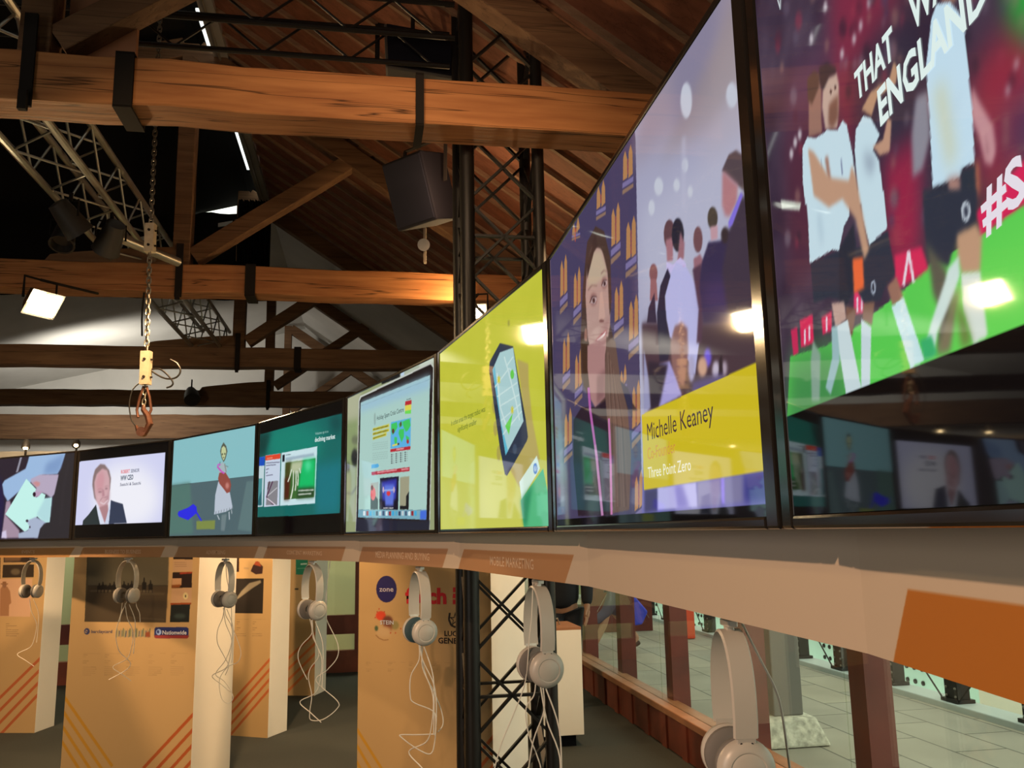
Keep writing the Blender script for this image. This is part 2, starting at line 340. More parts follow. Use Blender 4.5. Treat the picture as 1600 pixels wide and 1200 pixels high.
# 0: hands with a card
c = allp(CV[0], (42, 34, 48)).Z(0, 700, 8.275)
c.P([(-400, 200), (20, 400), (60, 700), (20, 1160), (-400, 1160)], (35, 30, 70), 3)
c.P([(265, 110), (290, 110), (235, 310), (205, 320)], (150, 150, 165), .5)
c.P([(380, 100), (850, 65), (780, 270), (740, 340), (550, 350), (430, 420), (250, 560), (100, 690), (50, 600), (30, 470), (60, 420), (330, 270), (360, 180)], (158, 190, 228), .8)
c.P([(600, 200), (840, 75), (790, 260), (740, 330), (560, 345)], (110, 140, 190), 4, .6)
c.P([(80, 690), (130, 680), (150, 760), (75, 860), (250, 1060), (250, 1160), (20, 1160)], (168, 145, 165), 1)
c.P([(30, 1080), (80, 1060), (90, 1160), (20, 1160)], (215, 205, 235), 1)
c.P([(400, 400), (520, 345), (760, 345), (740, 480), (710, 590), (660, 645), (600, 600), (545, 580), (460, 630), (430, 600), (470, 520), (400, 450)], (186, 172, 196), .8)
c.P([(420, 450), (470, 430), (520, 450), (510, 490), (470, 505)], (205, 145, 150), 1)
c.P([(340, 400), (465, 530), (440, 620), (470, 640), (540, 580), (585, 605), (575, 655), (670, 640), (640, 960), (560, 960), (480, 880), (370, 1050), (320, 1080), (70, 855)], (200, 248, 240), .3)
c.P([(585, 640), (675, 635), (640, 960), (560, 950), (470, 860)], (175, 215, 225), 2, .7)
c.P([(440, 570), (545, 560), (500, 625), (455, 635)], (190, 160, 190), .6)
c.P([(345, 940), (460, 890), (560, 940), (600, 970), (520, 1040), (490, 1160), (240, 1160), (240, 1100), (360, 1060), (380, 1010)], (172, 185, 210), .8)
c.E(443, 600, 20, 30, (45, 18, 38), .3); c.E(350, 940, 18, 18, (60, 50, 65), .3); c.E(385, 1020, 10, 15, (70, 60, 75), .3)
c.P([(850, 55), (1000, 40), (1000, 1200), (490, 1180), (520, 1040), (570, 975), (645, 960), (700, 600), (760, 340), (800, 260)], (46, 43, 48), .8)
c.L([(880, 200), (820, 500), (780, 1000)], 10, (58, 54, 60), 2)
# 1: smiling man
c = CV[1].Z(110, 695, 8)
pic = [(105, 215), (1183, 90), (1140, 965), (48, 1005)]
c.P(pic, (214, 216, 248)).E(700, 650, 420, 420, (246, 246, 255), 14)
c.P([(275, 500), (285, 400), (310, 310), (375, 242), (430, 250), (485, 320), (508, 420), (495, 560), (470, 640), (330, 700), (300, 665)], (140, 118, 118), 1)
c.P([(300, 470), (330, 370), (400, 300), (460, 320), (490, 420), (490, 590), (480, 700), (430, 800), (370, 790), (325, 700), (305, 600)], (214, 172, 178), 1.2)
c.P([(320, 470), (345, 380), (400, 320), (430, 420), (410, 560), (340, 590)], (210, 150, 160), 3, .7)
c.E(372, 590, 24, 8, (138, 100, 108), 1); c.E(450, 548, 17, 8, (138, 100, 108), 1); c.L([(340, 562), (375, 548), (405, 560)], 7, (170, 125, 132), .8, .7).L([(430, 525), (455, 512), (474, 520)], 7, (170, 125, 132), .8, .7).P([(330, 640), (360, 620), (380, 660), (350, 720)], (228, 190, 196), 3, .7).P([(440, 600), (470, 590), (475, 650), (450, 670)], (228, 190, 196), 3, .7).P([(440, 680), (488, 560), (486, 690), (450, 770)], (176, 132, 142), 3, .7); c.P([(395, 560), (420, 560), (430, 640), (400, 650)], (190, 140, 150), 1); c.L([(375, 720), (420, 740), (470, 690)], 12, (235, 215, 220), .6); c.L([(370, 700), (400, 660), (470, 650)], 5, (160, 115, 125), .6)
c.P([(360, 780), (470, 740), (480, 860), (430, 985)], (180, 135, 140), 1)
c.P([(325, 760), (370, 830), (430, 985), (365, 992)], (222, 228, 245), .4).P([(505, 690), (490, 985), (430, 985), (470, 830)], (208, 216, 238), .4)
c.P([(152, 1000), (160, 945), (230, 870), (322, 745), (345, 870), (372, 992)], (44, 54, 56), .4).P([(480, 986), (500, 780), (505, 690), (560, 710), (655, 738), (705, 975)], (56, 64, 86), .4)
c.T('ROBERT', (632, 360), (742, 350), (632, 316), (228, 96, 104), .02).T('SENIOR', (755, 349), (862, 337), (755, 306), (72, 82, 118), .01)
c.T('WW CEO', (625, 448), (785, 432), (625, 388), (60, 78, 104), .03).T('Saatchi & Saatchi', (620, 516), (880, 496), (620, 478), (78, 84, 112), .01)
# 2: puppet
c = CV[2].Z(255, 650, 6.154)
c.P([(-100, 50), (1000, -20), (1000, 560), (-100, 690)], (138, 194, 200)).P([(-100, 690), (1000, 562), (1000, 1300), (-100, 1300)], (82, 104, 110))
c.P([(55, 670), (260, 640), (290, 1130), (25, 1140)], (84, 120, 112), 3).P([(800, 630), (870, 620), (850, 1110), (715, 1090)], (96, 122, 124), 1)
c.P([(140, 940), (150, 915), (240, 880), (290, 845), (320, 870), (325, 920), (378, 1010), (372, 1028), (318, 935), (240, 1000), (150, 965)], (45, 45, 228), .3)
c.P([(320, 1010), (500, 1000), (495, 1085), (320, 1088)], (128, 142, 74), .6)
c.P([(545, 470), (530, 560), (600, 560), (615, 500), (570, 440)], (168, 185, 190), .4).L([(548, 440), (540, 480)], 5, (90, 95, 95)).L([(600, 480), (625, 490)], 6, (110, 120, 120)).L([(590, 460), (605, 540)], 10, (140, 145, 140))
c.P([(580, 255), (605, 290), (617, 340), (600, 410), (580, 445), (560, 405), (547, 340), (560, 290)], (88, 92, 80), .2).P([(580, 290), (600, 310), (606, 350), (592, 405), (580, 430), (566, 400), (557, 350), (562, 310)], (196, 206, 156), .3)
c.E(570, 370, 6, 9, (60, 62, 50)).E(592, 366, 6, 9, (60, 62, 50)).E(580, 400, 8, 5, (90, 88, 70))
c.P([(530, 630), (580, 620), (640, 735), (668, 885), (600, 920), (490, 945), (500, 760)], (188, 198, 212), .4)
for k in range(7): c.L([(505 + k * 26, 940 - k * 7), (508 + k * 26, 915 - k * 7)], 5, (120, 130, 138), .2)
c.P([(540, 545), (600, 545), (640, 610), (652, 660), (642, 730), (610, 742), (580, 700), (540, 650), (527, 600)], (150, 78, 68), .3).E(615, 670, 18, 30, (198, 130, 120), 1.5)
c.L([(522, 490), (530, 465), (552, 470)], 14, (196, 100, 200)).L([(522, 490), (560, 535), (588, 552)], 17, (200, 90, 190))
c.L([(520, 950), (540, 995)], 9, (186, 196, 204)).L([(632, 920), (636, 995)], 9, (186, 196, 204)).L([(655, 900), (660, 940)], 7, (176, 186, 194)); c.P([(560, 950), (610, 940), (590, 1100), (555, 1100)], (112, 130, 134), 1)
# 3: teal slide
c = CV[3].Z(395, 610, 5.107)
c.P([(20, 350), (710, 188), (692, 985), (20, 1011)], (22, 104, 98)).E(330, 430, 230, 200, (22, 138, 118), 14, .8).P([(500, 600), (708, 560), (690, 985), (500, 990)], (26, 118, 128), 8)
c.P([(20, 350), (150, 320), (100, 520), (20, 540)], (14, 62, 58), 8).P([(600, 210), (710, 188), (708, 330), (640, 330)], (18, 74, 74), 8)
c.P([(20, 540), (97, 528), (80, 925), (20, 931)], (196, 216, 222)).P([(20, 540), (97, 528), (93, 600), (20, 606)], (26, 80, 190)).P([(20, 706), (76, 700), (70, 915), (20, 917)], (76, 146, 150), .4).P([(30, 917), (70, 800), (72, 915)], (40, 100, 110), .6)
c.P([(103, 520), (222, 503), (212, 918), (90, 928)], (202, 214, 232)).P([(103, 522), (222, 505), (220, 545), (101, 560)], (226, 72, 44)).L([(114, 545), (158, 538)], 10, (240, 150, 124), .6)
for k, (y, x1) in enumerate(((580, 215), (600, 185), (632, 130), (680, 160), (660, 120))): c.L([(106, y), (x1, y - 7)], 7, (110, 110, 135), .3)
c.P([(120, 730), (202, 720), (195, 912), (105, 915)], (136, 134, 140)).L([(160, 725), (110, 850), (165, 912)], 9, (86, 50, 82)).L([(195, 775), (120, 840)], 6, (210, 210, 215)).L([(115, 860), (180, 912)], 8, (230, 220, 228)).L([(135, 725), (120, 790)], 8, (80, 50, 70))
c.P([(230, 500), (514, 448), (496, 900), (217, 920)], (204, 230, 236)).P([(237, 515), (256, 512), (254, 568), (236, 570)], (22, 30, 40)).L([(262, 518), (305, 511)], 5, (90, 110, 120)); c.L([(262, 550), (488, 512)], 24, (150, 172, 190), 1, .8)
c.P([(262, 578), (500, 542), (487, 852), (250, 872)], (64, 108, 52)).P([(395, 558), (500, 542), (492, 790), (360, 800), (380, 650)], (18, 190, 104), 3).E(440, 600, 26, 40, (90, 225, 160), 5).P([(262, 578), (310, 570), (290, 700), (256, 780)], (72, 72, 34), 3).P([(255, 700), (300, 690), (290, 870), (250, 872)], (82, 40, 26), 3)
c.P([(310, 570), (400, 557), (385, 640), (340, 660), (300, 650)], (186, 196, 160), 3)
for p in ([(310, 630), (295, 690), (280, 730)], [(325, 640), (322, 760), (305, 860)], [(345, 640), (345, 740), (338, 800)], [(358, 640), (362, 700), (358, 760)], [(372, 620), (380, 660)], [(320, 790), (300, 865)]): c.L(p, 9, (214, 222, 204), .4)
c.P([(360, 780), (492, 770), (487, 852), (350, 860)], (40, 70, 40), 3)
c.L([(362, 800), (486, 793)], 11, (196, 204, 192), .6).L([(362, 830), (466, 822)], 11, (196, 204, 192), .6)
c.T('Volume up in a', (498, 356), (602, 336), (498, 334), (160, 204, 196)).T('declining market', (495, 412), (657, 384), (495, 376), (222, 240, 238), .02)
# 4: laptop page
c = allp(CV[4], (150, 160, 118)).Z(535, 540, 4.0)
c.P([(10, 320), (120, 280), (100, 600), (10, 600)], (176, 180, 150), 8).P([(10, 480), (100, 460), (90, 900), (10, 1160)], (138, 156, 108), 6)
c.P([(300, 120), (620, -20), (620, 200), (300, 260)], (175, 185, 165), 6).P([(245, 220), (360, 168), (360, 200), (245, 245)], (30, 32, 34), .6).P([(365, 160), (385, 152), (385, 190), (365, 196)], (190, 210, 230), .5).P([(480, 95), (570, 60), (570, 110), (480, 140)], (205, 215, 200), 2)
c.E(80, 590, 22, 28, (108, 116, 90), 3).E(78, 700, 22, 55, (40, 44, 44), 3).E(35, 760, 12, 28, (70, 76, 62), 3).L([(15, 920), (60, 925), (90, 880)], 8, (100, 108, 86), 2)
rim = [(102, 345), (112, 316), (552, 108), (572, 132), (545, 1160), (82, 1160)]
c.P(rim, (200, 205, 196), .2).P([(107, 350), (117, 326), (550, 119), (566, 140), (540, 1160), (86, 1160)], (34, 26, 26))
c.P([(115, 358), (547, 186), (525, 1026), (100, 1024)], (172, 208, 200)).P([(115, 358), (547, 186), (545, 270), (113, 420)], (158, 196, 214), 5)
c.L([(118, 378), (546, 212)], 3, (140, 176, 190)).P([(100, 1024), (525, 1026), (523, 1086), (98, 1072)], (122, 172, 190)).P([(486, 1030), (525, 1028), (523, 1086), (484, 1084)], (70, 110, 220), 1)
for k in range(17): c.P([(130 + k * 20, 1032 + (k % 3) * 2), (143 + k * 20, 1032), (143 + k * 20, 1062), (130 + k * 20, 1060)], [(220, 235, 240), (90, 170, 200), (70, 90, 120), (60, 170, 220), (200, 210, 215), (150, 40, 50), (50, 60, 90)][(k * 5) % 7], .3)
c.T('Holiday Spam Crisis Centre', (216, 468), (384, 412), (216, 440), (44, 58, 62), .004)
c.E(203, 460, 6, 40, (150, 178, 172), .5).L([(400, 340), (428, 332)], 5, (110, 120, 120), .3)
c.P([(392, 350), (432, 341), (431, 368), (391, 377)], (188, 44, 52)).P([(391, 377), (431, 368), (429, 402), (391, 410)], (222, 214, 84)).P([(391, 410), (429, 402), (428, 426), (391, 428)], (112, 220, 84))
for k, x1 in enumerate((292, 292, 276)):
    y = 518 + k * 27; c.P([(190, y), (x1, y - 28), (x1, y - 8), (189, y + 18)], (212, 206, 72)); c.L([(192, y + 9), (x1 - 6, y - 16)], 7, (84, 84, 40), .5, .8)
for k in range(8): c.L([(188, 612 + k * 13 + (10 if k > 3 else 0)), (284, 600 + k * 13 + (10 if k > 3 else 0))], 3, (150, 180, 174), .4)
c.P([(303, 480), (428, 452), (425, 630), (300, 645)], (92, 178, 228))
for p in ([(305, 490), (340, 478), (345, 510), (325, 545), (312, 560), (305, 530)], [(325, 570), (342, 575), (340, 610), (330, 625), (324, 600)], [(350, 490), (372, 472), (375, 500), (356, 515)], [(355, 525), (385, 520), (384, 570), (370, 605), (360, 580), (350, 550)], [(375, 475), (420, 458), (426, 500), (410, 530), (395, 540), (380, 505)], [(395, 560), (418, 575), (415, 600), (400, 595)]): c.P(p, (62, 200, 96), .4)
c.E(317, 535, 8, 16, (96, 60, 50), .3).E(364, 492, 5, 16, (90, 60, 60), .3).E(408, 600, 8, 14, (170, 50, 60), .3).P([(312, 620), (345, 612), (345, 622), (312, 630)], (226, 210, 90)).P([(344, 610), (356, 608), (356, 620), (344, 622)], (60, 50, 40))
c.P([(300, 648), (425, 628), (424, 650), (299, 666)], (184, 40, 54)).L([(336, 650), (384, 643)], 7, (236, 190, 190), .5)
for k in range(4):
    for q in range(5): c.E(308 + k * 28, 682 + q * 13 - k * 5, 5, 4, (80, 84, 88), .2); c.L([(315 + k * 28, 682 + q * 13 - k * 5), (323 + k * 28, 681 + q * 13 - k * 5)], 3, (140, 150, 148), .2)
c.P([(182, 744), (222, 738), (230, 750), (222, 762), (182, 768)], (84, 172, 222)).P([(182, 790), (420, 758), (420, 784), (182, 810)], (178, 42, 58)).L([(218, 793), (340, 776)], 9, (226, 150, 156), .5).L([(368, 775), (414, 769)], 9, (226, 150, 156), .5)
c.P([(178, 860), (226, 850), (222, 1022), (176, 1022)], (168, 178, 166)).P([(178, 900), (222, 960), (222, 1022), (176, 1022)], (40, 40, 52), .6).E(192, 925, 16, 42, (226, 92, 100), .6).E(186, 888, 8, 16, (110, 60, 60), .5)
c.P([(235, 828), (352, 816), (348, 1024), (230, 1022)], (26, 24, 40)).P([(245, 850), (340, 830), (334, 960), (250, 968)], (56, 60, 170), 2).P([(262, 870), (324, 866), (318, 1000), (268, 1000)], (96, 120, 220), 2).E(288, 922, 12, 16, (222, 60, 60), .5).L([(250, 905), (330, 900)], 8, (176, 196, 240), .8).E(256, 900, 5, 20, (200, 170, 190), .5).E(322, 900, 5, 20, (200, 170, 190), .5).L([(256, 1014), (318, 1014)], 5, (220, 220, 225), .3)
c.P([(360, 822), (418, 815), (413, 1022), (358, 1022)], (160, 158, 132), .5).P([(398, 940), (416, 910), (413, 1022), (396, 1022)], (30, 30, 36), .5).P([(358, 1000), (413, 1000), (413, 1022), (358, 1022)], (28, 28, 34), .4)
c.P([(500, 1090), (545, 1090), (540, 1160), (84, 1160), (88, 1080), (500, 1094)], (36, 38, 54), 1)
# 5: yellow slide
c = allp(CV[5], (196, 198, 62)).Z(685, 400, 2.727); c.noise(3, 12)
c.P([(0, 900), (500, 1000), (500, 1200), (0, 1200)], (204, 206, 90), 20)
for (x, y) in ((238, 640), (243, 735), (257, 840)): c.E(x, y, 9, 32, (176, 166, 80), .6)
c.P([(335, 440), (382, 460), (385, 560), (400, 700), (432, 868), (345, 985), (300, 900), (378, 770)], (182, 166, 92), 1)
c.P([(216, 490), (218, 452), (262, 372), (318, 386), (340, 520), (372, 700), (381, 770), (375, 790), (292, 936), (283, 930), (262, 820)], (44, 56, 76), .2)
c.P([(230, 486), (262, 412), (318, 392), (362, 704), (286, 848)], (172, 208, 210)).P([(230, 486), (240, 470), (264, 700), (296, 830), (286, 848)], (92, 184, 210), .4)
for p in ([(240, 560), (300, 480), (330, 500)], [(262, 640), (345, 590)], [(280, 430), (300, 500), (330, 620), (345, 700)], [(275, 760), (355, 660)], [(250, 500), (262, 640), (300, 760)], [(250, 600), (335, 540)], [(268, 700), (350, 630)], [(290, 470), (318, 430)]): c.L(p, 5, (204, 228, 226), .2)
c.E(314, 505, 8, 20, (104, 206, 84), .2).P([(284, 724), (316, 672), (300, 762)], (104, 210, 84), .2)
for (x, y) in ((257, 528), (314, 657)):
    for k in range(4): a = k * .785; c.L([(x - 8 * math.cos(a), y - 17 * math.sin(a)), (x + 8 * math.cos(a), y + 17 * math.sin(a))], 3, (214, 204, 40))
c.E(325, 822, 9, 22, (62, 78, 100), .2)
c.P([(344, 962), (418, 850), (432, 905), (354, 1037)], (216, 238, 222)).P([(350, 1040), (445, 905), (490, 1130), (490, 1160), (364, 1160)], (84, 186, 128)).P([(350, 1040), (400, 975), (375, 1150), (364, 1150)], (44, 142, 96), 3).E(412, 905, 9, 24, (88, 132, 196)).E(412, 905, 5, 15, (216, 232, 236)).L([(412, 890), (412, 920)], 3, (88, 132, 196))
c.T('In urban areas the target radius was', (55, 724), (200, 662), (55, 702), (74, 98, 34), .004).T('significantly smaller', (82, 750), (163, 716), (82, 728), (74, 98, 34), .004)
c.L([(299, 276), (299, 300)], 8, (150, 150, 60), 1)
# 6: woman and crowd
c = allp(CV[6], (72, 64, 96)).Z(0, 0, 1)
c.P([(980, 100), (1400, -1200), (1400, 900), (1004, 830), (993, 218)], (166, 166, 192))
c.P([(985, 260), (1060, -100), (1400, -1200), (1400, 120), (1180, 60), (1080, 190), (1000, 250)], (150, 136, 150), 14, .8).P([(1040, 60), (1110, -150), (1130, 60), (1060, 210)], (128, 124, 152), 10, .7)
c.P([(1120, 60), (1200, 0), (1200, 200), (1100, 260)], (182, 170, 178), 12, .6).P([(1000, 330), (1180, 200), (1200, 330), (1060, 460), (1003, 480)], (186, 188, 208), 12, .6)
c.P([(1165, -60), (1110, 90), (1030, 250), (1100, 210), (1180, 100)], (146, 132, 132), 9, .5)
for (x, y, rx, ry) in ((1072, 158, 9, 28), (1143, 150, 9, 20), (1163, 146, 6, 15), (1070, 259, 5, 11), (1057, 290, 5, 10), (1029, 292, 7, 14), (1018, 325, 5, 12), (1078, 300, 4, 9)): c.E(x, y, rx, ry, (196, 200, 214), 1)
c.L([(1068, 215), (1068, 330)], 6, (184, 184, 206), 2, .6)
# gold twin arches with small caption bars, repeated over the backdrop
for (x, y0, y1, w_) in ((981, 231, 281, 17), (939, 286, 326, 15), (962, 321, 384, 15), (986, 342, 405, 17), (900, 344, 366, 13), (881, 402, 463, 12), (902, 421, 480, 12), (967, 443, 502, 15), (990, 465, 531, 16), (885, 523, 583, 12), (904, 549, 607, 12), (974, 573, 602, 11), (994, 598, 668, 14), (888, 641, 697, 13), (998, 738, 796, 14), (899, 360, 364, 8)):
    q = w_ / 4.; g = (176, 128, 84)
    for s_ in (-1, 1):
        c.P([(x + s_ * q - q * .8, y1 + s_ * -2), (x + s_ * q - q * .7, y0 + 12 - s_ * 4), (x + s_ * q, y0 - s_ * 5), (x + s_ * q + q * .7, y0 + 12 - s_ * 5), (x + s_ * q + q * .8, y1 - 6 - s_ * 3)], g, .3)
    c.L([(x, y0 + 18), (x, y1 - 8)], 1.2, (200, 80, 60), .3, .7)
    h = (y1 - y0) * .2
    c.P([(x - w_ * .5, y1 + h * .6), (x + w_ * .5, y1 - h * .5), (x + w_ * .5, y1 + h * .3), (x - w_ * .5, y1 + h * 1.4)], (122, 112, 158), .4).P([(x - w_ * .5, y1 + h * 1.7), (x + w_ * .5, y1 + h * .6), (x + w_ * .5, y1 + h * 1.2), (x - w_ * .5, y1 + h * 2.4)], (140, 112, 96), .4)
Zc = (760, 300, 3.81); Zd = (860, 200, 4.444); Ze = (860, 540, 4.139)
c.z = Zc
c.P([(575, 560), (600, 300), (650, 205), (700, 235), (735, 390), (745, 640), (730, 760), (765, 900), (800, 1150), (900, 1300), (740, 1300), (600, 1200), (565, 1100), (560, 900)], (74, 54, 50), .6)
c.P([(628, 330), (680, 335), (712, 400), (730, 540), (738, 700), (736, 790), (718, 900), (696, 1020), (660, 1080), (625, 1020), (602, 850), (590, 620), (600, 440)], (180, 146, 138), .8)
c.P([(620, 360), (680, 350), (712, 440), (715, 500), (640, 560), (600, 560)], (190, 172, 146), 3, .8).P([(690, 800), (736, 740), (710, 940), (665, 1075), (640, 1030)], (156, 112, 110), 4, .7)
c.P([(628, 330), (650, 210), (665, 320), (640, 360), (600, 520), (598, 430)], (70, 50, 46), 1).P([(650, 215), (700, 240), (738, 400), (742, 700), (733, 740), (722, 480), (690, 345), (660, 320)], (76, 56, 50), 1)
c.L([(606, 585), (628, 556), (660, 560)], 7, (128, 94, 88), 1, .8).L([(682, 488), (700, 468), (722, 474)], 6, (128, 94, 88), 1, .8)
c.E(638, 640, 21, 36, (134, 96, 96), 2).P([(618, 660), (632, 625), (652, 622), (658, 640), (644, 668)], (196, 176, 176), .6, .8).E(639, 646, 8, 16, (64, 44, 50), .6).L([(616, 660), (632, 622), (656, 624)], 5, (62, 42, 46), .5).E(702, 542, 17, 34, (138, 98, 96), 2).P([(688, 560), (698, 528), (716, 524), (720, 545), (706, 566)], (196, 176, 176), .6, .8).E(704, 546, 7, 14, (64, 44, 50), .6).L([(686, 560), (698, 526), (718, 526)], 4, (62, 42, 46), .5)
c.P([(676, 600), (690, 590), (708, 740), (690, 775), (668, 760)], (196, 158, 146), 1).E(686, 768, 15, 9, (120, 78, 76), .8)
c.P([(650, 880), (672, 858), (690, 838), (714, 818), (716, 836), (700, 880), (676, 904), (660, 902)], (168, 92, 98), .8).P([(656, 882), (690, 852), (712, 828), (706, 852), (680, 882), (664, 890)], (226, 210, 206), .4)
c.E(592, 860, 9, 50, (150, 108, 96), .8)
c.z = Ze
c.P([(200, -40), (250, -20), (262, 190), (240, 290), (215, 260)], (66, 46, 36), .6)
c.P([(150, 480), (200, 400), (290, 395), (360, 350), (400, 500), (400, 1100), (180, 1100), (150, 760)], (44, 30, 42), .8)
c.P([(240, 0), (352, -60), (356, 330), (290, 398), (262, 350), (240, 150)], (168, 126, 124), 1).P([(300, 200), (356, 150), (352, 330), (300, 380)], (126, 88, 90), 3, .8)
c.P([(362, -60), (420, -30), (450, 200), (500, 420), (522, 700), (510, 1060), (384, 1085), (378, 600), (352, 300)], (104, 80, 72), .6)
for k in range(9): c.L([(372 + k * 6, 40 + k * 20), (388 + k * 11, 500), (392 + k * 14, 1040)], 4, [(128, 102, 92), (84, 62, 56), (116, 88, 76)][k % 3], .4, .8)
c.P([(450, 225), (500, 270), (530, 360), (530, 470), (505, 420)], (52, 50, 74), .5)
c.L([(247, 270), (258, 420), (300, 720), (336, 1095)], 15, (178, 96, 168), .4).L([(290, 640), (336, 1095)], 15, (190, 140, 180), .6, .8).L([(378, 470), (390, 760), (396, 1090)], 13, (196, 118, 172), .4)
# crowd
c.z = Zc
c.P([(940, 780), (1000, 770), (1600, 730), (1700, 720), (1700, 1300), (960, 1300)], (74, 56, 64), 5)
c.z = Zd
c.E(715, 1010, 28, 66, (134, 86, 90), .6).P([(695, 1050), (735, 1050), (745, 1200), (690, 1200)], (150, 100, 104), .6)
c.z = Zc
c.P([(955, 780), (965, 690), (1000, 600), (1012, 780)], (58, 46, 66), .6).P([(925, 780), (1010, 790), (1090, 880), (1095, 1300), (960, 1300), (935, 1100)], (78, 56, 66), 2)
c.z = Zd
c.E(826, 740, 40, 102, (96, 66, 72), .6).P([(800, 780), (850, 760), (850, 920), (810, 930)], (162, 112, 122), 1).E(884, 745, 42, 118, (40, 38, 52), .6).P([(900, 720), (930, 800), (925, 910), (880, 930)], (150, 104, 116), 1)
c.P([(805, 930), (850, 950), (900, 900), (940, 940), (940, 980), (850, 1030), (805, 990)], (196, 186, 230), .5).L([(845, 1010), (930, 960)], 8, (214, 120, 170), .5)
c.z = Zc
c.P([(1066, 560), (1090, 500), (1130, 420), (1190, 450), (1240, 540), (1270, 690), (1265, 900), (1240, 1090), (1200, 1000), (1090, 860), (1066, 720)], (182, 182, 226), .6)
c.P([(1078, 455), (1095, 500), (1062, 620), (1070, 760), (1095, 900), (1080, 1000), (1030, 1010), (1015, 720), (1035, 560)], (46, 42, 62), .6)
c.E(1258, 285, 27, 78, (112, 76, 82), .6).P([(1232, 400), (1270, 370), (1295, 420), (1290, 500), (1240, 520)], (150, 104, 116), .8).P([(1225, 460), (1275, 430), (1300, 560), (1280, 900), (1250, 900), (1262, 700)], (84, 58, 76), 1)
c.P([(1278, 430), (1320, 300), (1395, 290), (1440, 240), (1700, 100), (1700, 760), (1290, 780), (1268, 560)], (58, 48, 78), 1).E(1345, 158, 30, 68, (76, 66, 58), .6).P([(1330, 210), (1375, 200), (1375, 280), (1335, 290)], (190, 150, 160), .8).E(1420, 260, 26, 50, (60, 48, 50), 1)
c.P([(1290, 700), (1290, 560), (1500, 500), (1500, 730)], (74, 56, 104), 8, .7)
c.z = Zd
c.P([(1188, 300), (1235, 190), (1285, 158), (1325, 185), (1400, 80), (1520, 0), (1520, 520), (1400, 500), (1340, 440)], (84, 70, 76), .8)
c.P([(1192, 300), (1220, 320), (1270, 370), (1300, 400), (1290, 520), (1240, 620), (1210, 610), (1190, 540)], (176, 122, 128), 1.5).P([(1350, 250), (1400, 190), (1430, 330), (1420, 500), (1380, 480)], (128, 104, 106), 3)
c.P([(1240, 700), (1320, 470), (1420, 500), (1560, 520), (1560, 1300), (1230, 1300), (1190, 1000)], (66, 54, 68), 2).P([(1320, 450), (1335, 470), (1260, 680), (1236, 700), (1232, 660)], (130, 112, 216), .6)
c.z = Zc
c.P([(1095, 900), (1120, 800), (1160, 775), (1195, 810), (1200, 950), (1180, 1150), (1110, 1150)], (136, 98, 96), 1.5)
for (x, y, rx, ry, col) in ((1315, 985, 22, 55, (112, 92, 214)), (1285, 1040, 28, 60, (206, 164, 140)), (1365, 1060, 22, 55, (196, 186, 206)), (1220, 1050, 20, 80, (172, 168, 202)), (1415, 1050, 16, 45, (176, 160, 176))): c.E(x, y, rx, ry, col, 1.5)
c.P([(1385, 1000), (1400, 960), (1405, 1080), (1380, 1100)], (50, 40, 46), .8).P([(1225, 1130), (1400, 1080), (1420, 1140), (1225, 1250)], (86, 74, 122), 2)
c.z = Ze
c.P([(700, 120), (770, 100), (800, 180), (850, 320), (700, 400)], (166, 158, 214), 1).P([(604, 20), (640, 240), (650, 400), (604, 440)], (150, 150, 186), 1)
c.P([(630, 100), (760, 120), (735, 240), (705, 380), (650, 410)], (48, 40, 54), 2)
c.P([(600, 700), (1500, 700), (1500, 1120), (590, 1120)], (112, 108, 172)).P([(690, 915), (940, 880), (950, 1040), (690, 1060)], (186, 182, 232), 1).P([(608, 925), (690, 915), (690, 1070), (608, 1080)], (66, 60, 100), 2).P([(800, 880), (850, 890), (900, 1050), (820, 1060)], (120, 110, 190), 3).P([(1100, 850), (1125, 850), (1128, 1020), (1105, 1020)], (150, 130, 236), 1)
c.P([(950, 880), (1095, 860), (1100, 1030), (950, 1040)], (142, 136, 176), 1.5).P([(1125, 850), (1250, 830), (1250, 1010), (1128, 1020)], (126, 122, 160), 1.5).P([(1250, 820), (1460, 790), (1460, 1000), (1250, 1010)], (56, 56, 128), 3)
c.P([(590, 445), (1390, 80), (1410, 799), (605, 930)], (206, 186, 34))
c.T('Michelle Keaney', (630, 615), (1058, 480), (630, 502), (52, 40, 52), 0.0).T('Co-Founder', (630, 738), (812, 690), (630, 660), (204, 152, 60), .006).T('Three Point Zero', (634, 856), (912, 806), (634, 786), (238, 236, 206), .005)
# 7: football players
c = allp(CV[7], (66, 52, 70)); c.noise(16, 22); c.noise(10, 9)
c.z = (0, 0, 1)
c.P([(1300, -60), (1420, -160), (1400, 60), (1330, 120), (1290, 200)], (126, 44, 68), 10).P([(1225, 120), (1300, 60), (1290, 200), (1240, 240)], (92, 60, 86), 12)
c.P([(1225, 200), (1290, 150), (1300, 400), (1235, 440)], (84, 44, 62), 12).P([(1310, 130), (1360, 100), (1360, 200), (1320, 230)], (152, 40, 62), 8)
c.P([(1515, 110), (1700, -80), (1900, -100), (1900, 300), (1530, 320)], (152, 42, 62), 8).P([(1430, 200), (1500, 160), (1520, 330), (1440, 380)], (54, 50, 66), 8).P([(1380, 240), (1440, 200), (1440, 400), (1390, 420)], (150, 38, 70), 6)
c.P([(1572, -200), (2000, -300), (2000, 100), (1620, 70), (1590, 50), (1574, 20)], (44, 160, 62), 5)
c.P([(1560, 170), (1900, 30), (1900, 220), (1575, 260)], (60, 60, 92), 10)
c.P([(1325, 140), (1375, 40), (1430, 20), (1440, 200), (1380, 240), (1335, 240)], (50, 46, 62), 9, .8)
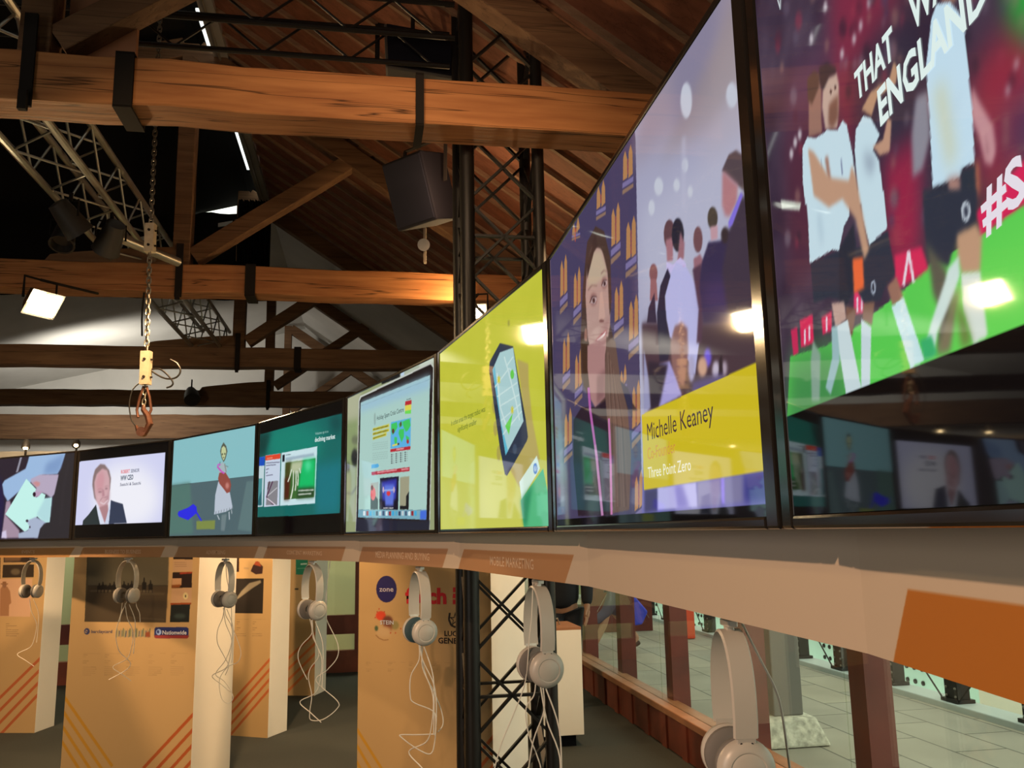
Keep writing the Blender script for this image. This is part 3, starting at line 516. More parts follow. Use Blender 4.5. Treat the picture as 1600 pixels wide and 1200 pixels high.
for (x, y) in ((1316, 84), (1345, 40), (1358, 4), (1335, 60), (1243, 222), (1250, 210), (1237, 240), (1268, 60), (1290, 10), (1588, 100), (1575, 140)): c.E(x, y, 3, 8, (206, 200, 206), 1.2, .9)
c.P([(1220, 312), (1252, 316), (1250, 328), (1222, 326)], (198, 204, 192), .6)
c.P([(1230, 660), (1235, 556), (1290, 540), (1345, 505), (1415, 450), (1450, 415), (1530, 368), (1600, 318), (1900, 100), (2400, -200), (2400, 500), (1600, 510)], (88, 204, 82)).P([(1230, 700), (1235, 556), (1290, 540), (1330, 560), (1330, 700)], (66, 140, 76), 10)
c.P([(1480, 440), (1900, 200), (1900, 500), (1480, 560)], (120, 226, 92), 16, .8)
# hoardings
c.P([(1526, 330), (1600, 250), (1750, 110), (1900, 0), (1900, 140), (1700, 250), (1600, 318), (1532, 368)], (214, 40, 88), .6)
c.T('#S', (1538, 364), (1606, 306), (1530, 300), (234, 226, 236), .03)
c.P([(1398, 398), (1440, 384), (1452, 420), (1400, 452)], (212, 44, 88), .8).L([(1412, 445), (1420, 392), (1428, 440)], 4, (232, 218, 228), .4)
c.P([(1335, 455), (1352, 448), (1352, 488), (1334, 490)], (224, 60, 108), .6).P([(1250, 500), (1270, 490), (1272, 535), (1252, 542)], (214, 44, 88), .6).P([(1284, 495), (1300, 485), (1300, 515), (1286, 522)], (214, 44, 88), .6).P([(1236, 515), (1246, 510), (1248, 550), (1240, 555)], (196, 44, 88), .6)
for x, y in ((1258, 528), (1265, 522), (1292, 508), (1340, 478), (1347, 475)): c.L([(x, y + 9), (x, y - 14)], 2.5, (228, 214, 228), .4)
for k in range(170):                                     # blurred spectators in the stand
    x = 1215 + rng.random() * 420; y = -40 + rng.random() * 420
    if y > 520 - (x - 1240) * .75: continue
    q = rng.random(); colr = [(96, 84, 104), (40, 34, 48), (150, 56, 76), (128, 116, 128), (84, 40, 58), (60, 66, 96), (150, 112, 104)][int(rng.random() * 7)]
    c.E(x, y, 2.5 + 4 * q, 7 + 9 * q, colr, 1.6, .55, 10)
a4 = (1180, 0, 3.81); a8 = (1180, 300, 3.81)
wh = (198, 222, 232); sk = (186, 150, 132)
c.z = a4
c.P([(325, 480), (380, 440), (395, 520), (395, 700), (400, 790), (320, 815), (320, 640)], (150, 112, 100), .8).P([(310, 470), (350, 420), (385, 440), (380, 520), (340, 620), (315, 600)], (84, 64, 58), 1)
c.P([(405, 500), (440, 455), (485, 432), (500, 500), (498, 640), (490, 760), (420, 770), (400, 640)], (192, 166, 152), .8).P([(380, 400), (430, 370), (480, 400), (485, 435), (440, 460), (405, 540), (385, 500)], (52, 46, 52), 1).P([(440, 620), (495, 560), (498, 700), (460, 770), (436, 740)], (122, 86, 74), 1.5).E(452, 545, 7, 14, (80, 60, 60), .4).E(478, 520, 7, 14, (80, 60, 60), .4)
c.P([(283, 880), (312, 815), (360, 822), (410, 790), (430, 772), (490, 776), (522, 715), (546, 742), (585, 940), (600, 1080), (612, 1210), (300, 1215), (285, 1080)], wh, .3).L([(425, 930), (445, 1080)], 20, (160, 120, 106), 1).L([(395, 940), (402, 1030)], 4, (120, 130, 160)).L([(512, 940), (520, 1040)], 6, (120, 130, 160))
c.P([(600, 770), (645, 688), (690, 702), (742, 800), (702, 890), (740, 960), (768, 1210), (618, 1210), (594, 900)], wh, .3)
c.P([(635, 650), (690, 545), (800, 470), (826, 365), (852, 410), (838, 500), (726, 580), (694, 690)], (186, 146, 116), .6).P([(700, 870), (762, 830), (790, 700), (812, 716), (802, 900), (744, 922)], (190, 148, 124), .6)
c.P([(640, 900), (720, 930), (700, 1040), (660, 1000)], (120, 130, 150), 3, .6)
c.P([(958, 575), (1030, 540), (1044, 800), (1000, 1000), (940, 1050), (932, 800)], (140, 138, 150), 1.5)
c.P([(1290, 510), (1350, 630), (1420, 750), (1434, 900), (1410, 985), (1368, 960), (1330, 800), (1284, 700)], (196, 144, 150), 1).L([(1370, 800), (1390, 930)], 7, (150, 100, 108), 1)
c.P([(1120, -180), (1180, -200), (1220, -40), (1180, 20), (1110, 10)], (150, 112, 98), 1)
c.P([(1050, 110), (1080, 25), (1160, 10), (1240, 110), (1262, 350), (1290, 600), (1308, 965), (1240, 990), (1220, 1050), (1058, 1118), (1040, 700), (1018, 400)], (196, 224, 240), .3)
c.P([(1060, 500), (1130, 510), (1200, 940), (1150, 1000)], (206, 204, 160), 4, .8).L([(1160, 700), (1230, 560)], 8, (160, 190, 210), 3)
c.P([(1140, 1060), (1220, 1040), (1230, 1200), (1150, 1200)], (170, 130, 120), 1.5).P([(1296, 980), (1330, 960), (1336, 1140), (1306, 1170)], (186, 110, 80), 1.5)
c.P([(1060, 1115), (1150, 1080), (1150, 1210), (1000, 1210)], (46, 48, 60), .8).P([(1225, 1010), (1310, 975), (1320, 1210), (1228, 1210)], (46, 52, 64), .8)
c.z = a8
dk = (48, 52, 66)
c.P([(1000, -20), (1145, -20), (1230, -20), (1318, -20), (1316, 180), (1200, 262), (1150, 440), (1030, 400), (1008, 200)], dk, .8).P([(1020, 300), (1130, 440), (1180, 600), (1150, 850), (1085, 945), (1100, 700), (1060, 600)], (92, 90, 76), 1.5)
c.E(1255, 112, 28, 60, (196, 206, 216), .4).E(1255, 112, 14, 38, (50, 54, 70), .6)
c.P([(330, 420), (500, 345), (580, 200), (604, 300), (592, 560), (560, 650), (440, 625), (350, 660)], dk, .5).P([(500, 340), (590, 180), (600, 560), (540, 680), (500, 640)], (44, 46, 58), 1)
c.P([(600, 330), (690, 305), (790, 225), (834, 480), (772, 570), (748, 640), (650, 664), (596, 560)], dk, .5).E(704, 565, 15, 42, (160, 170, 186), .3).E(704, 565, 7, 26, dk, .3)
c.P([(300, -10), (560, -10), (562, 140), (530, 200), (500, 345), (460, 340), (326, 422), (318, 200)], wh, .3).P([(622, -10), (766, -10), (786, 212), (682, 312), (640, 150)], wh, .3).L([(380, 120), (400, 300)], 12, (160, 184, 200), 3)
c.P([(315, -260), (350, -240), (440, -90), (560, -70), (575, -160), (600, -100), (640, 120), (680, 340), (650, 400), (600, 160), (520, 40), (440, 90), (350, 20)], (190, 150, 124), 1)
c.P([(580, 395), (642, 385), (650, 570), (590, 600)], (234, 106, 60), .8)
c.P([(456, 660), (530, 650), (545, 750), (480, 806)], (190, 158, 146), .6).P([(540, 680), (604, 690), (580, 850), (550, 850)], (120, 84, 70), .6)
c.P([(455, 800), (500, 790), (505, 1000), (450, 1200), (420, 1160), (460, 980)], (152, 186, 190), .6).P([(490, 796), (552, 756), (572, 860), (634, 1165), (545, 1215), (502, 950)], (200, 218, 222), .4)
c.P([(345, 880), (390, 960), (385, 1240), (338, 1240), (332, 1000)], (132, 162, 144), 1)
c.P([(645, 660), (712, 650), (696, 790), (640, 760)], (130, 96, 80), .6).P([(632, 752), (692, 800), (685, 1150), (632, 1180)], (198, 216, 222), .4)
c.P([(788, 560), (842, 500), (884, 625), (820, 675)], (152, 110, 94), .6).P([(812, 680), (884, 622), (930, 760), (1010, 995), (926, 1045), (870, 860)], (200, 230, 234), .4)
c.P([(1200, 255), (1316, 185), (1352, 260), (1340, 475), (1232, 485), (1206, 380)], (192, 152, 122), 1).P([(1225, 482), (1338, 470), (1384, 850), (1300, 900), (1240, 700)], (216, 226, 216), .6)
c.P([(1150, 450), (1212, 378), (1222, 482), (1180, 620), (1085, 830), (1066, 960), (1000, 970), (1046, 780), (1130, 530)], (206, 226, 220), .8)
c.P([(1180, 620), (1220, 560), (1160, 950), (1080, 960)], (126, 116, 90), 1.5).P([(980, 880), (1050, 850), (1086, 960), (1010, 1000)], (56, 176, 108), .8).P([(1190, 640), (1240, 700), (1296, 890), (1230, 930)], (110, 130, 66), 2)
c.z = a4
tw = (226, 244, 240)
c.T('THAT', (606, 602), (832, 330), (570, 466), tw, .03).T('WAS', (934, 192), (1215, -150), (887, 20), tw, .03).T('ENGLAND', (748, 748), (1395, 10), (730, 545), tw, .03).T('V', (140, 72), (162, 40), (136, 0), (200, 210, 214), .02)
# black strips above and below the wide picture
for j, quads in ((1, None), (3, None), (7, None)): pass
def strip(k, a, b, below):                              # darken everything above/below the picture line
    c = CV[k]; c.z = (0, 0, 1); va = c.uv(*a)[1]; vb = c.uv(*b)[1]; v = (va + vb) / 2; r = int(round(v * c.nz)); blk = (5, 4, 5)
    if below: c.a[:r] = blk
    else: c.a[r:] = blk
strip(1, (116, 820.6), (252, 815.6), True); strip(1, (123, 722), (258, 706), False)
strip(3, (400, 808), (530, 803), True); strip(3, (404, 677.6), (534, 647), False)
strip(6, (1000, 803), (1200, 783), True); strip(7, (1245, 644), (1590, 507), True)
c = CV[4]; c.z = (0, 0, 1)
for i in range(8): CV[i].build('screen', MT['screen'], TV[i], conv=lambda a: lin(a) * .93)
# ---------------------------------------------------------------- fascia under the televisions
def refl(ref, white):                                    # print colours from the photograph's lit paint
    r = lin(ref); return lambda a: np.clip(lin(a) / r * np.array(white), .004, .92)
FZ0, FZ1, FO = 1.506, 1.622, .07
OFF = []
for i in range(9):
    nn = []
    for k in (i - 1, i):
        if 0 <= k < 8: t = (JJ[k + 1] - JJ[k]); t = t / np.linalg.norm(t); nn.append(np.array([-t[1], t[0]]))
    n = sum(nn); n = n / np.linalg.norm(n); OFF.append(JJ[i] + n * FO / max(.2, n @ nn[0]))
fas = thing('display_fascia', 'off white curved fascia with orange slanted labels running under the televisions', 'fascia', (*OFF[5], FZ0))
m = MB()
for i in range(8):                                        # hollow box behind the faces
    a, b = OFF[i], OFF[i + 1]; t = (b - a) / np.linalg.norm(b - a); n = np.array([-t[1], t[0]])
    P = [np.array([*(a + n * .004), FZ0]), np.array([*(b + n * .004), FZ0]), np.array([*(b + n * .12), FZ0]), np.array([*(a + n * .12), FZ0])]
    m.prism(P, (0, 0, FZ1 - FZ0 - .01))
m.build('shelf_box', MT['fascia'], fas)
C3 = {}
for i in range(8):
    a, b = OFF[i], OFF[i + 1]; d = b - a; n = np.array([d[1], -d[0]]) / np.linalg.norm(d)
    C3[i] = Canvas((*a, FZ0), (*d, 0), (0, 0, FZ1 - FZ0), (*n, 0), 600 if i > 4 else 240, 80 if i > 4 else 50, (168, 126, 98))
def band(b0, b1, t0, t1, col):
    """orange parallelogram given by its pixel ends; painted on every face it crosses, lower half of the fascia"""
    for i, c in C3.items():
        def U_(x, v):
            d = ray(x, 850); o = c.o; # intersect in plan
            Mx = np.array([[d[0], -c.ex[0]], [d[1], -c.ex[1]]]); s = np.linalg.solve(Mx, o[:2]); return s[1], s[0]
        e0, e1 = c.o[:2], c.o[:2] + c.ex[:2]; x0 = 804 + 1348 * e0[0] / e0[1]; x1 = 804 + 1348 * e1[0] / e1[1] if e1[1] > .05 else 4000; q = []
        if min(b1, x1) <= max(b0, x0) and min(t1, x1) <= max(t0, x0): continue
        cl_ = lambda x: min(max(x, x0 - 6), x1 + 6)
        for x, v in ((cl_(b0), 0), (cl_(b1), 0), (cl_(t1), .53), (cl_(t0), .53)):
            u, dist = U_(x, v); q.append((min(max(u, -3), 4), v))
        if all(p[0] > 1 for p in q) or all(p[0] < 0 for p in q): continue
        c.fill([(p[0], p[1] - .02 if p[1] == 0 else p[1]) for p in q], col, .4)
band(-40, 108, -40, 117, (150, 92, 50)); band(124, 251, 131, 258, (146, 90, 54)); band(272, 397, 280, 404, (142, 92, 60)); band(411, 533, 418, 540, (142, 90, 58)); band(560, 690, 567, 700, (142, 88, 56)); band(715, 880, 725, 896, (146, 88, 52))
band(1378, 1900, 1412, 1960, (150, 74, 20))
def flabel(s, x0, x1, yb, yt, seg):
    c = C3[seg]; c.z = (0, 0, 1); c.T(s, (x0, yb[0]), (x1, yb[1]), (x0, yt), (176, 124, 92), .01)
flabel('EVENTS', 34, 54, (864.5, 864.5), 860, 0); flabel('BUSINESS TO BUSINESS', 164, 220, (865, 865), 859, 1); flabel('ADVERTISING', 322, 352, (866, 866), 860, 2)
flabel('CONTENT MARKETING', 448, 503, (866, 868), 860, 3); flabel('MEDIA PLANNING AND BUYING', 587, 671, (871, 876), 861, 4); flabel('MOBILE MARKETING', 766, 834, (883, 890), 869, 5)
cf = refl((168, 126, 98), (.50, .41, .32))
for i, c in C3.items(): c.build('fascia_face', MT['printm'], fas, conv=cf, off=.0006)
# ---------------------------------------------------------------- printed display pillars
def pillar(label, corner, ang, wd, dp, H, base_=(200, 150, 95)):
    """corner: front right corner on the floor; ang: direction of the face, left to right"""
    t = np.array([math.cos(math.radians(ang)), math.sin(math.radians(ang)), 0]); n = np.array([t[1], -t[0], 0]); c0 = np.array([*corner, 0.])
    root = thing('display_pillar', label, 'display pillar', c0 - t * wd / 2 - n * dp / 2, 0, 'printed display pillars'); m = MB()
    m.obox(c0 - t * wd / 2 - n * (dp / 2 + .001) + np.array([0, 0, H / 2]), t * wd / 2, n * dp / 2, (0, 0, H / 2)); m.build('pillar_body', MT['panelside'], root, bevel=.003)
    c = Canvas(c0 - t * wd + n * .0015, t * wd, (0, 0, H), n, 300, 700, base_); return root, c
PB, cb = pillar('white edged pillar printed with a dark picture of horses and two bank logos', (-2.07, 5.69), -16, 1.0, .42, 2.2)
PF, cfp = pillar('pillar printed with the zone circle and a red fetch logo behind the black lattice column', (-.153, 5.30), -28, 1.0, .45, 2.2)
PL, cl = pillar('pillar at the far left printed with a picture of a person in a long coat', (-4.13, 7.65), -5, .9, .27, 2.2)
P3, c3_ = pillar('pillar with a picture of a pointing finger between the horse pillar and the green poster', (-2.04, 7.30), -19, .9, .27, 2.2)
P4, c4_ = pillar('farthest pillar with a green poster behind the hanging headphones', (-2.08, 9.10), -10, .85, .3, 2.2)
gr = (150, 112, 74)
def cols(c, xs, y0, n, wd, sl=0, dy=9):
    for k, x in enumerate(xs):
        c.L([(x, y0), (x + wd * 1.15, y0 + sl)], 1.6, (168, 126, 82), .2)
        for q in range(n):
            if q in (2, 5): continue
            r = [.3, .2, .2, .4, .25, .8, .9, .95, .85, .9, .6][q % 11] * wd; c.L([(x - q * .6, y0 + 14 + q * dy), (x - q * .6 + r, y0 + 14 + q * dy + sl * r / wd)], 2.6 if q > 5 else 3.6, gr, .3, .8)
def stripes(c, left, pts, step_, col, wdt=13):
    (x0, y0), (x1, y1) = pts
    for k in range(4): c.L([(x0 + k * step_[0], y0 + k * step_[1]), (x1 + k * step_[0], y1 + k * step_[1])], wdt, col, .2)
c = cb.Z(110, 860, 5.4545)
c.P([(164, -500), (852, -500), (812, 613), (122, 607)], (84, 70, 50)).P([(164, -500), (852, -500), (832, 298), (150, 298)], (92, 78, 58), 1).P([(150, 240), (400, 160), (700, 240), (832, 290), (150, 300)], (112, 96, 72), 8, .7)
c.P([(148, 300), (832, 298), (812, 613), (122, 607)], (78, 60, 42), .6).L([(150, 302), (830, 300)], 5, (60, 50, 38), .4).L([(170, 345), (700, 350)], 7, (128, 108, 82), 1.2).L([(600, 370), (800, 372)], 6, (110, 92, 68), 1.5); c.P([(560, 420), (820, 430), (816, 500), (600, 480)], (60, 46, 34), 4, .7).L([(500, 570), (800, 592)], 5, (110, 88, 64), 1.2)
for (x, h) in ((245, 60), (275, 70), (300, 45), (335, 60), (370, 70), (400, 55), (455, 75), (490, 60), (520, 80), (545, 65), (625, 110), (680, 85)):
    c.P([(x - 14, 335), (x - 16, 335 - h * .5), (x - 4, 335 - h * .62), (x, 335 - h), (x + 8, 335 - h * .9), (x + 10, 335 - h * .6), (x + 22, 335 - h * .55), (x + 20, 335)], (36, 28, 22), .4)
    c.L([(x - 10, 330), (x - 14, 362)], 5, (36, 28, 22), .3).L([(x + 16, 330), (x + 18, 362)], 5, (36, 28, 22), .3)
c.P([(878, -100), (1042, -100), (1042, 78), (876, 76)], (44, 30, 26)).P([(874, 84), (1040, 82), (1036, 176), (870, 178)], (196, 146, 104))
for k in range(3): c.L([(884, 104 + k * 16), (990, 104 + k * 16)], 4, (150, 108, 78), .3)
c.P([(870, 188), (1036, 184), (1032, 318), (862, 320)], (44, 26, 20)).P([(930, 188), (1036, 184), (1036, 196), (930, 204)], (180, 60, 30), .8).P([(866, 238), (946, 238), (944, 296), (864, 300)], (206, 146, 100)).P([(864, 296), (940, 290), (930, 318), (862, 320)], (150, 76, 30), 1)
c.P([(862, 326), (1034, 324), (1028, 446), (856, 448)], (204, 150, 108)).E(980, 388, 22, 30, (226, 190, 130), .4).E(980, 390, 5, 12, (60, 50, 40), .3).P([(852, 448), (1028, 446), (1028, 462), (852, 464)], (160, 70, 30), .3)
c.P([(856, 464), (1018, 460), (1010, 612), (846, 612)], (34, 34, 30)).E(930, 560, 50, 22, (60, 66, 58), 2)
c.E(142, 690, 24, 28, (54, 56, 92), .2).E(136, 690, 12, 14, (190, 150, 110), .4).L([(122, 680), (150, 700)], 8, (54, 56, 92), .3).T('barclaycard', (178, 704), (356, 704), (178, 676), (64, 64, 92), .01)
for k in range(26): c.L([(392 + k * 11.3, 742 - (k % 3) * 4), (396 + k * 11.3, 664 + (k * 7 % 5) * 5)], 6 + (k % 4), [(70, 84, 60), (150, 140, 100), (60, 70, 90), (170, 130, 84), (96, 110, 100)][k % 5], .5, .9)
c.P([(640, 700), (676, 690), (680, 738), (640, 738)], (150, 70, 40), 1)
c.P([(728, 654), (990, 654), (1006, 666), (1006, 738), (992, 750), (728, 748), (714, 738), (716, 666)], (44, 48, 96), .3).P([(716, 722), (1006, 722), (1006, 738), (992, 750), (728, 748), (715, 738)], (156, 52, 46), .5).E(752, 696, 22, 26, (170, 180, 214), .4).E(746, 694, 10, 14, (54, 58, 104), .4)
c.T('Nationwide', (784, 716), (990, 716), (784, 682), (226, 206, 196), .02)
cols(c, (110, 294, 480, 668, 856), 876, 11, 125, 3, 17)
c.z = (0, 860, 3.53)
for k in range(4): c.L([(330, 770 + k * 88), (620 - k * 4, 1190 + k * 96)], 17, (204, 136, 40), .2)
for k in range(4): c.L([(1100, 865 + k * 82), (790 + k * 2, 1200 + k * 84)], 17, (184, 82, 34), .2)
c = cfp.Z(540, 860, 6.667)
c.E(427, 404, 107, 140, (40, 32, 84), .2).T('zone', (352, 428), (498, 428), (352, 376), (206, 180, 180), .01)
c.T('fetch', (622, 545), (1052, 552), (622, 392), (216, 30, 40), .04); c.P([(1116, 384), (1260, 384), (1260, 440), (1116, 436)], (216, 30, 40)).P([(1116, 450), (1230, 452), (1230, 500), (1116, 498)], (216, 30, 40)).P([(1116, 512), (1155, 512), (1155, 562), (1116, 562)], (216, 30, 40))
c.E(368, 680, 52, 48, (222, 70, 40), 1).E(440, 740, 55, 60, (96, 44, 34), 2, .85).E(515, 780, 42, 46, (146, 126, 74), 1.5, .9).E(440, 800, 46, 62, (120, 52, 34), 2, .7).E(400, 850, 80, 60, (206, 158, 108), 3).E(322, 812, 18, 28, (80, 92, 60), 1)
for (x, y) in ((330, 640), (405, 640), (310, 700), (575, 815), (520, 860), (470, 860), (350, 610)): c.E(x, y, 7, 8, (190, 70, 40), .4)
c.T('STEIN', (360, 770), (500, 772), (360, 728), (200, 190, 190), .01); c.L([(315, 880), (350, 915), (400, 935), (450, 930)], 9, (150, 100, 60), .5)
c.L([(1085, 650), (1075, 720), (1100, 780), (1140, 800), (1180, 780), (1210, 720), (1200, 650)], 20, (36, 24, 20), .2)
st = [(1140 + (62 if k % 2 == 0 else 24) * math.sin(k * math.pi / 5), 720 - (62 if k % 2 == 0 else 24) * 1.3 * math.cos(k * math.pi / 5)) for k in range(10)]
c.P(st, (36, 24, 20)).P([(1140 + (x - 1140) * .6, 720 + (y - 720) * .6) for x, y in st], (198, 148, 94))
c.T('LUCKY', (1030, 890), (1260, 896), (1030, 838), (36, 24, 20), .03).T('GENERALS', (965, 966), (1345, 976), (965, 908), (36, 24, 20), .03)
cols(c, (215, 440, 660, 900), 1160, 6, 160, 8, 20)
c.z = (380, 860, 3.528)
for k in range(5): c.L([(540, 845 + k * 82), (800 - k * 10, 1260 + k * 90)], 15, (208, 140, 40), .2)
for k in range(4): c.L([(1390, 1010 + k * 80), (1000, 1480 + k * 84)], 18, (206, 98, 44), .2)
c = cl.Z(0, 860, 3.53)
c.P([(-90, -60), (4, -60), (0, 300), (-90, 300)], (70, 40, 34)).P([(20, -60), (196, -60), (190, 66), (20, 66)], (56, 40, 32)).P([(16, 80), (187, 78), (185, 148), (13, 150)], (58, 42, 30)).E(85, 118, 26, 18, (110, 88, 64), 2).P([(22, 20), (120, 30), (110, 60), (24, 62)], (120, 84, 58), 2)
c.P([(-90, 160), (178, 156), (165, 366), (-90, 362)], (216, 158, 118), .3).P([(2, 215), (10, 200), (40, 200), (55, 225), (62, 290), (50, 300), (48, 362), (0, 362)], (170, 112, 74), .6).E(24, 190, 12, 18, (150, 100, 70), .4).L([(4, 185), (44, 185)], 6, (150, 96, 62), .4).P([(14, 172), (34, 172), (34, 186), (14, 186)], (150, 96, 62), .3)
for k in range(7): c.L([(32, 405 + k * 11), (32 + [20, 60, 10, 70, 66, 72, 60][k], 405 + k * 11)], 3, gr, .3)
for k in range(4): c.L([(226, 590 + k * 62), (-60, 870 + k * 70)], 15, (190, 92, 48), .2)
c = c3_.Z(0, 860, 3.53)
c.P([(1296, -40), (1320, -40), (1318, 118), (1296, 118)], (50, 24, 18)).P([(1382, 115), (1396, 82), (1420, 60), (1450, 90), (1446, 128), (1410, 132)], (60, 34, 32), .6).P([(1400, 80), (1410, 60), (1430, 64), (1440, 90)], (170, 70, 40), .8).L([(1345, 98), (1372, 100)], 9, (170, 130, 90), 1)
c.P([(1200, 156), (1454, 155), (1448, 348), (1200, 344)], (44, 34, 28)).P([(1330, 225), (1375, 180), (1436, 164), (1440, 178), (1390, 210), (1310, 270), (1300, 270)], (150, 126, 98), 1)
cols(c, (1304, 1394), 380, 8, 60, 0, 11)
for k in range(4): c.L([(1492, 595 + k * 54), (1200, 925 + k * 58)], 13, (196, 96, 48), .2)
c = c4_.Z(380, 860, 3.528)
c.P([(290, -40), (358, -40), (355, 135), (290, 133)], (44, 130, 92)).L([(316, 76), (352, 74)], 9, (200, 210, 180), .5).L([(298, 100), (340, 98)], 4, (120, 170, 130)).L([(284, 213), (304, 213)], 10, (80, 66, 50), .4)
for k in range(4): c.L([(400, 452 + k * 56), (200, 640 + k * 60)], 13, (216, 112, 56), .2)
pc = refl((200, 150, 95), (.42, .285, .135))
for root, c in ((PB, cb), (PF, cfp), (PL, cl), (P3, c3_), (P4, c4_)): c.build('printed_face', MT['printm'], root, conv=pc, off=.001)
# ---------------------------------------------------------------- the hall
LW, RW, DB, DF = -8.6, 2.26, -5.0, 19.3
def pave():
    m = bpy.data.materials.new('street paving'); m.use_nodes = True; nt = m.node_tree; b = nt.nodes['Principled BSDF']; N = nt.nodes.new; L = nt.links.new
    tc = N('ShaderNodeTexCoord'); mp = N('ShaderNodeMapping'); mp.inputs['Rotation'].default_value = (0, 0, math.radians(-9.9 + 90)); L(tc.outputs['Object'], mp.inputs[0])
    br = N('ShaderNodeTexBrick'); br.inputs['Scale'].default_value = 1.0; br.inputs['Brick Width'].default_value = .9; br.inputs['Row Height'].default_value = .42; br.inputs['Mortar Size'].default_value = .008
    br.inputs['Color1'].default_value = (.37, .345, .26, 1); br.inputs['Color2'].default_value = (.30, .295, .24, 1); br.inputs['Mortar'].default_value = (.09, .09, .07, 1); L(mp.outputs[0], br.inputs['Vector'])
    n = N('ShaderNodeTexNoise'); n.inputs['Scale'].default_value = 1.3; n.inputs['Detail'].default_value = 5; L(tc.outputs['Object'], n.inputs['Vector'])
    mx = N('ShaderNodeMix'); mx.data_type = 'RGBA'; mx.blend_type = 'MULTIPLY'; mx.inputs[0].default_value = .6; L(br.outputs[0], mx.inputs[6]); L(n.outputs['Fac'], mx.inputs[7])
    gn = N('ShaderNodeGamma'); gn.inputs[1].default_value = .8; L(mx.outputs[2], gn.inputs[0]); L(gn.outputs[0], b.inputs['Base Color']); b.inputs['Roughness'].default_value = .85; return m
struct('floor', MB().hbox(LW, RW + .2, DB, DF, -.2, 0), MT['carpet'])
street = struct('street_ground', MB().hbox(RW + .2, 5.25, -8, 26, -.2, -.004), pave())
struct('river_bank', MB().hbox(5.3, 30, -12, 40, -1.8, -1.6), mat('grey water bed', (.30, .34, .30), .5, noise=.3, nscale=1))
seam = MB().hbox(.9, 2.1, 5.2, 5.215, 0, .003); struct('trim_3', seam, MT['black'])
plain = mat('dark masonry', (.10, .07, .05), .9, noise=.4, nscale=3)
struct('wall_left', MB().hbox(LW - .2, LW, DB, DF, -.2, 4.49), MT['white']); struct('wall_back', MB().hbox(LW - .2, RW + .4, DB - .2, DB, -.2, 6.6), plain)
# right wall: kneewall with sill, outside posts, glass, wall above
kw = MB(); kw.hbox(RW, RW + .10, DB, 10.8, 0, .26)
for k in range(36):
    d = -4.9 + k * .42; kw.hbox(RW - .016, RW, d, d + .10, 0, .26)
struct('wall_right', kw, MT['redpanel']); struct('trim_1', MB().hbox(RW - .05, RW + .14, DB, 10.8, .26, .31), MT['sill'], bevel=.006)
struct('trim_2', MB().hbox(RW - .03, RW + .12, DB, 10.8, 2.3, 2.42), MT['redwood'])
struct('wall_right_upper', MB().hbox(RW, RW + .3, DB, 12, 2.42, 3.55), plain); struct('wall_right_far', MB().hbox(RW, RW + .3, 10.8, DF, -.2, 3.55), MT['white'])
pd = [9.3 - 1.333 * k for k in range(11)]
for k, d in enumerate(pd):
    struct('trim_%d' % (k + 4), MB().hbox(RW + .10, RW + .24, d - .07, d + .07, 0, 2.42), MT['redwood'])
ed = [10.78] + pd + [DB]
for k in range(len(ed) - 1):
    struct('window_%d' % (k + 1), MB().hbox(RW + .03, RW + .042, ed[k + 1] + .004, ed[k] - .004, .31, 2.3), MT['glass'])
# roof: brown boards with rafters on the right slope, black on the left, white lining far back
RZ, SL, RL = 5.30, .68, -1.67
def rz(l): return RZ - SL * l if l > RL else RZ - SL * RL - .28 * (RL - l)
def slope(name, l0, l1, d0, d1, mt, th=.06):
    m = MB(); P = [W(l0, d0, rz(l0)), W(l1, d0, rz(l1)), W(l1, d1, rz(l1)), W(l0, d1, rz(l0))]; m.prism(P, (0, 0, th)); return struct(name, m, mt)
RLx = -1.36
def rslope(name, l0, l1, d0, d1, mt):                    # boards need their grain along the slope
    m = MB()
    m.prism([(l0, d0, rz(l0)), (l1, d0, rz(l1)), (l1, d1, rz(l1)), (l0, d1, rz(l0))], (0, 0, .06)); o = struct(name, m, mt); o.rotation_euler = (0, 0, A); return o
ceil_ = rslope('ceiling', RLx, RW + .5, DB, 12.3, MT['board'])
m = None
def child_raft(d):
    m = MB(); P0 = np.array([RLx, d, rz(RLx) - .018]); P1 = np.array([RW + .3, d, rz(RW + .3) - .018]); m.bar(P0, P1, .035, .034); o = m.build('rafter', MT['rafter'], None, local=True); o.parent = ceil_; return o
d = .3
while d < 12.2: child_raft(d); d += .36
slope('ceiling_far', RLx, RW + .5, 12.3, DF, MT['white']); slope('ceiling_left', LW - .2, RL, DB, 12.3, MT['blackcloth']); slope('ceiling_far_left', LW - .2, RLx, 12.3, DF, MT['white'])
slope('ceiling_ridge', RL, RLx - .16, DB, 12.3, MT['blackcloth'])
struct('wall_far', MB().prism([W(LW, DF, -.2), W(RW + .3, DF, -.2), W(RW + .3, DF, 3.6), W(RL, DF, 6.6), W(LW, DF, 4.55)], V * .2), MT['white'])
# ridge skylight: gutter with rails and bright panes
sk = thing('ridge_skylight', 'narrow bright skylight strip running along the roof ridge behind the big beam', 'skylight', W(-1.44, 8, rz(-1.44)))
skyp = mat('skylight pane', (.86, .93, .90), .3, emit=1.25)
for a_, b_ in ((4.6, 6.2), (7.2, 8.2), (9.4, 10.6)): MB().hbox(RLx - .155, RLx - .125, a_, b_, rz(RLx) - .02, rz(RLx) + .0).build('pane', skyp, sk)
MB().hbox(RLx - .10, RLx + .03, 2, 12.2, rz(RLx) - .09, rz(RLx) - .03).build('gutter', mat('grey gutter', (.28, .27, .25), .5, .3), sk); MB().tube([W(RLx - .04, 2, rz(RLx) - .115), W(RLx - .04, 12.2, rz(RLx) - .115)], .012).build('rail', MT['alu'], sk)
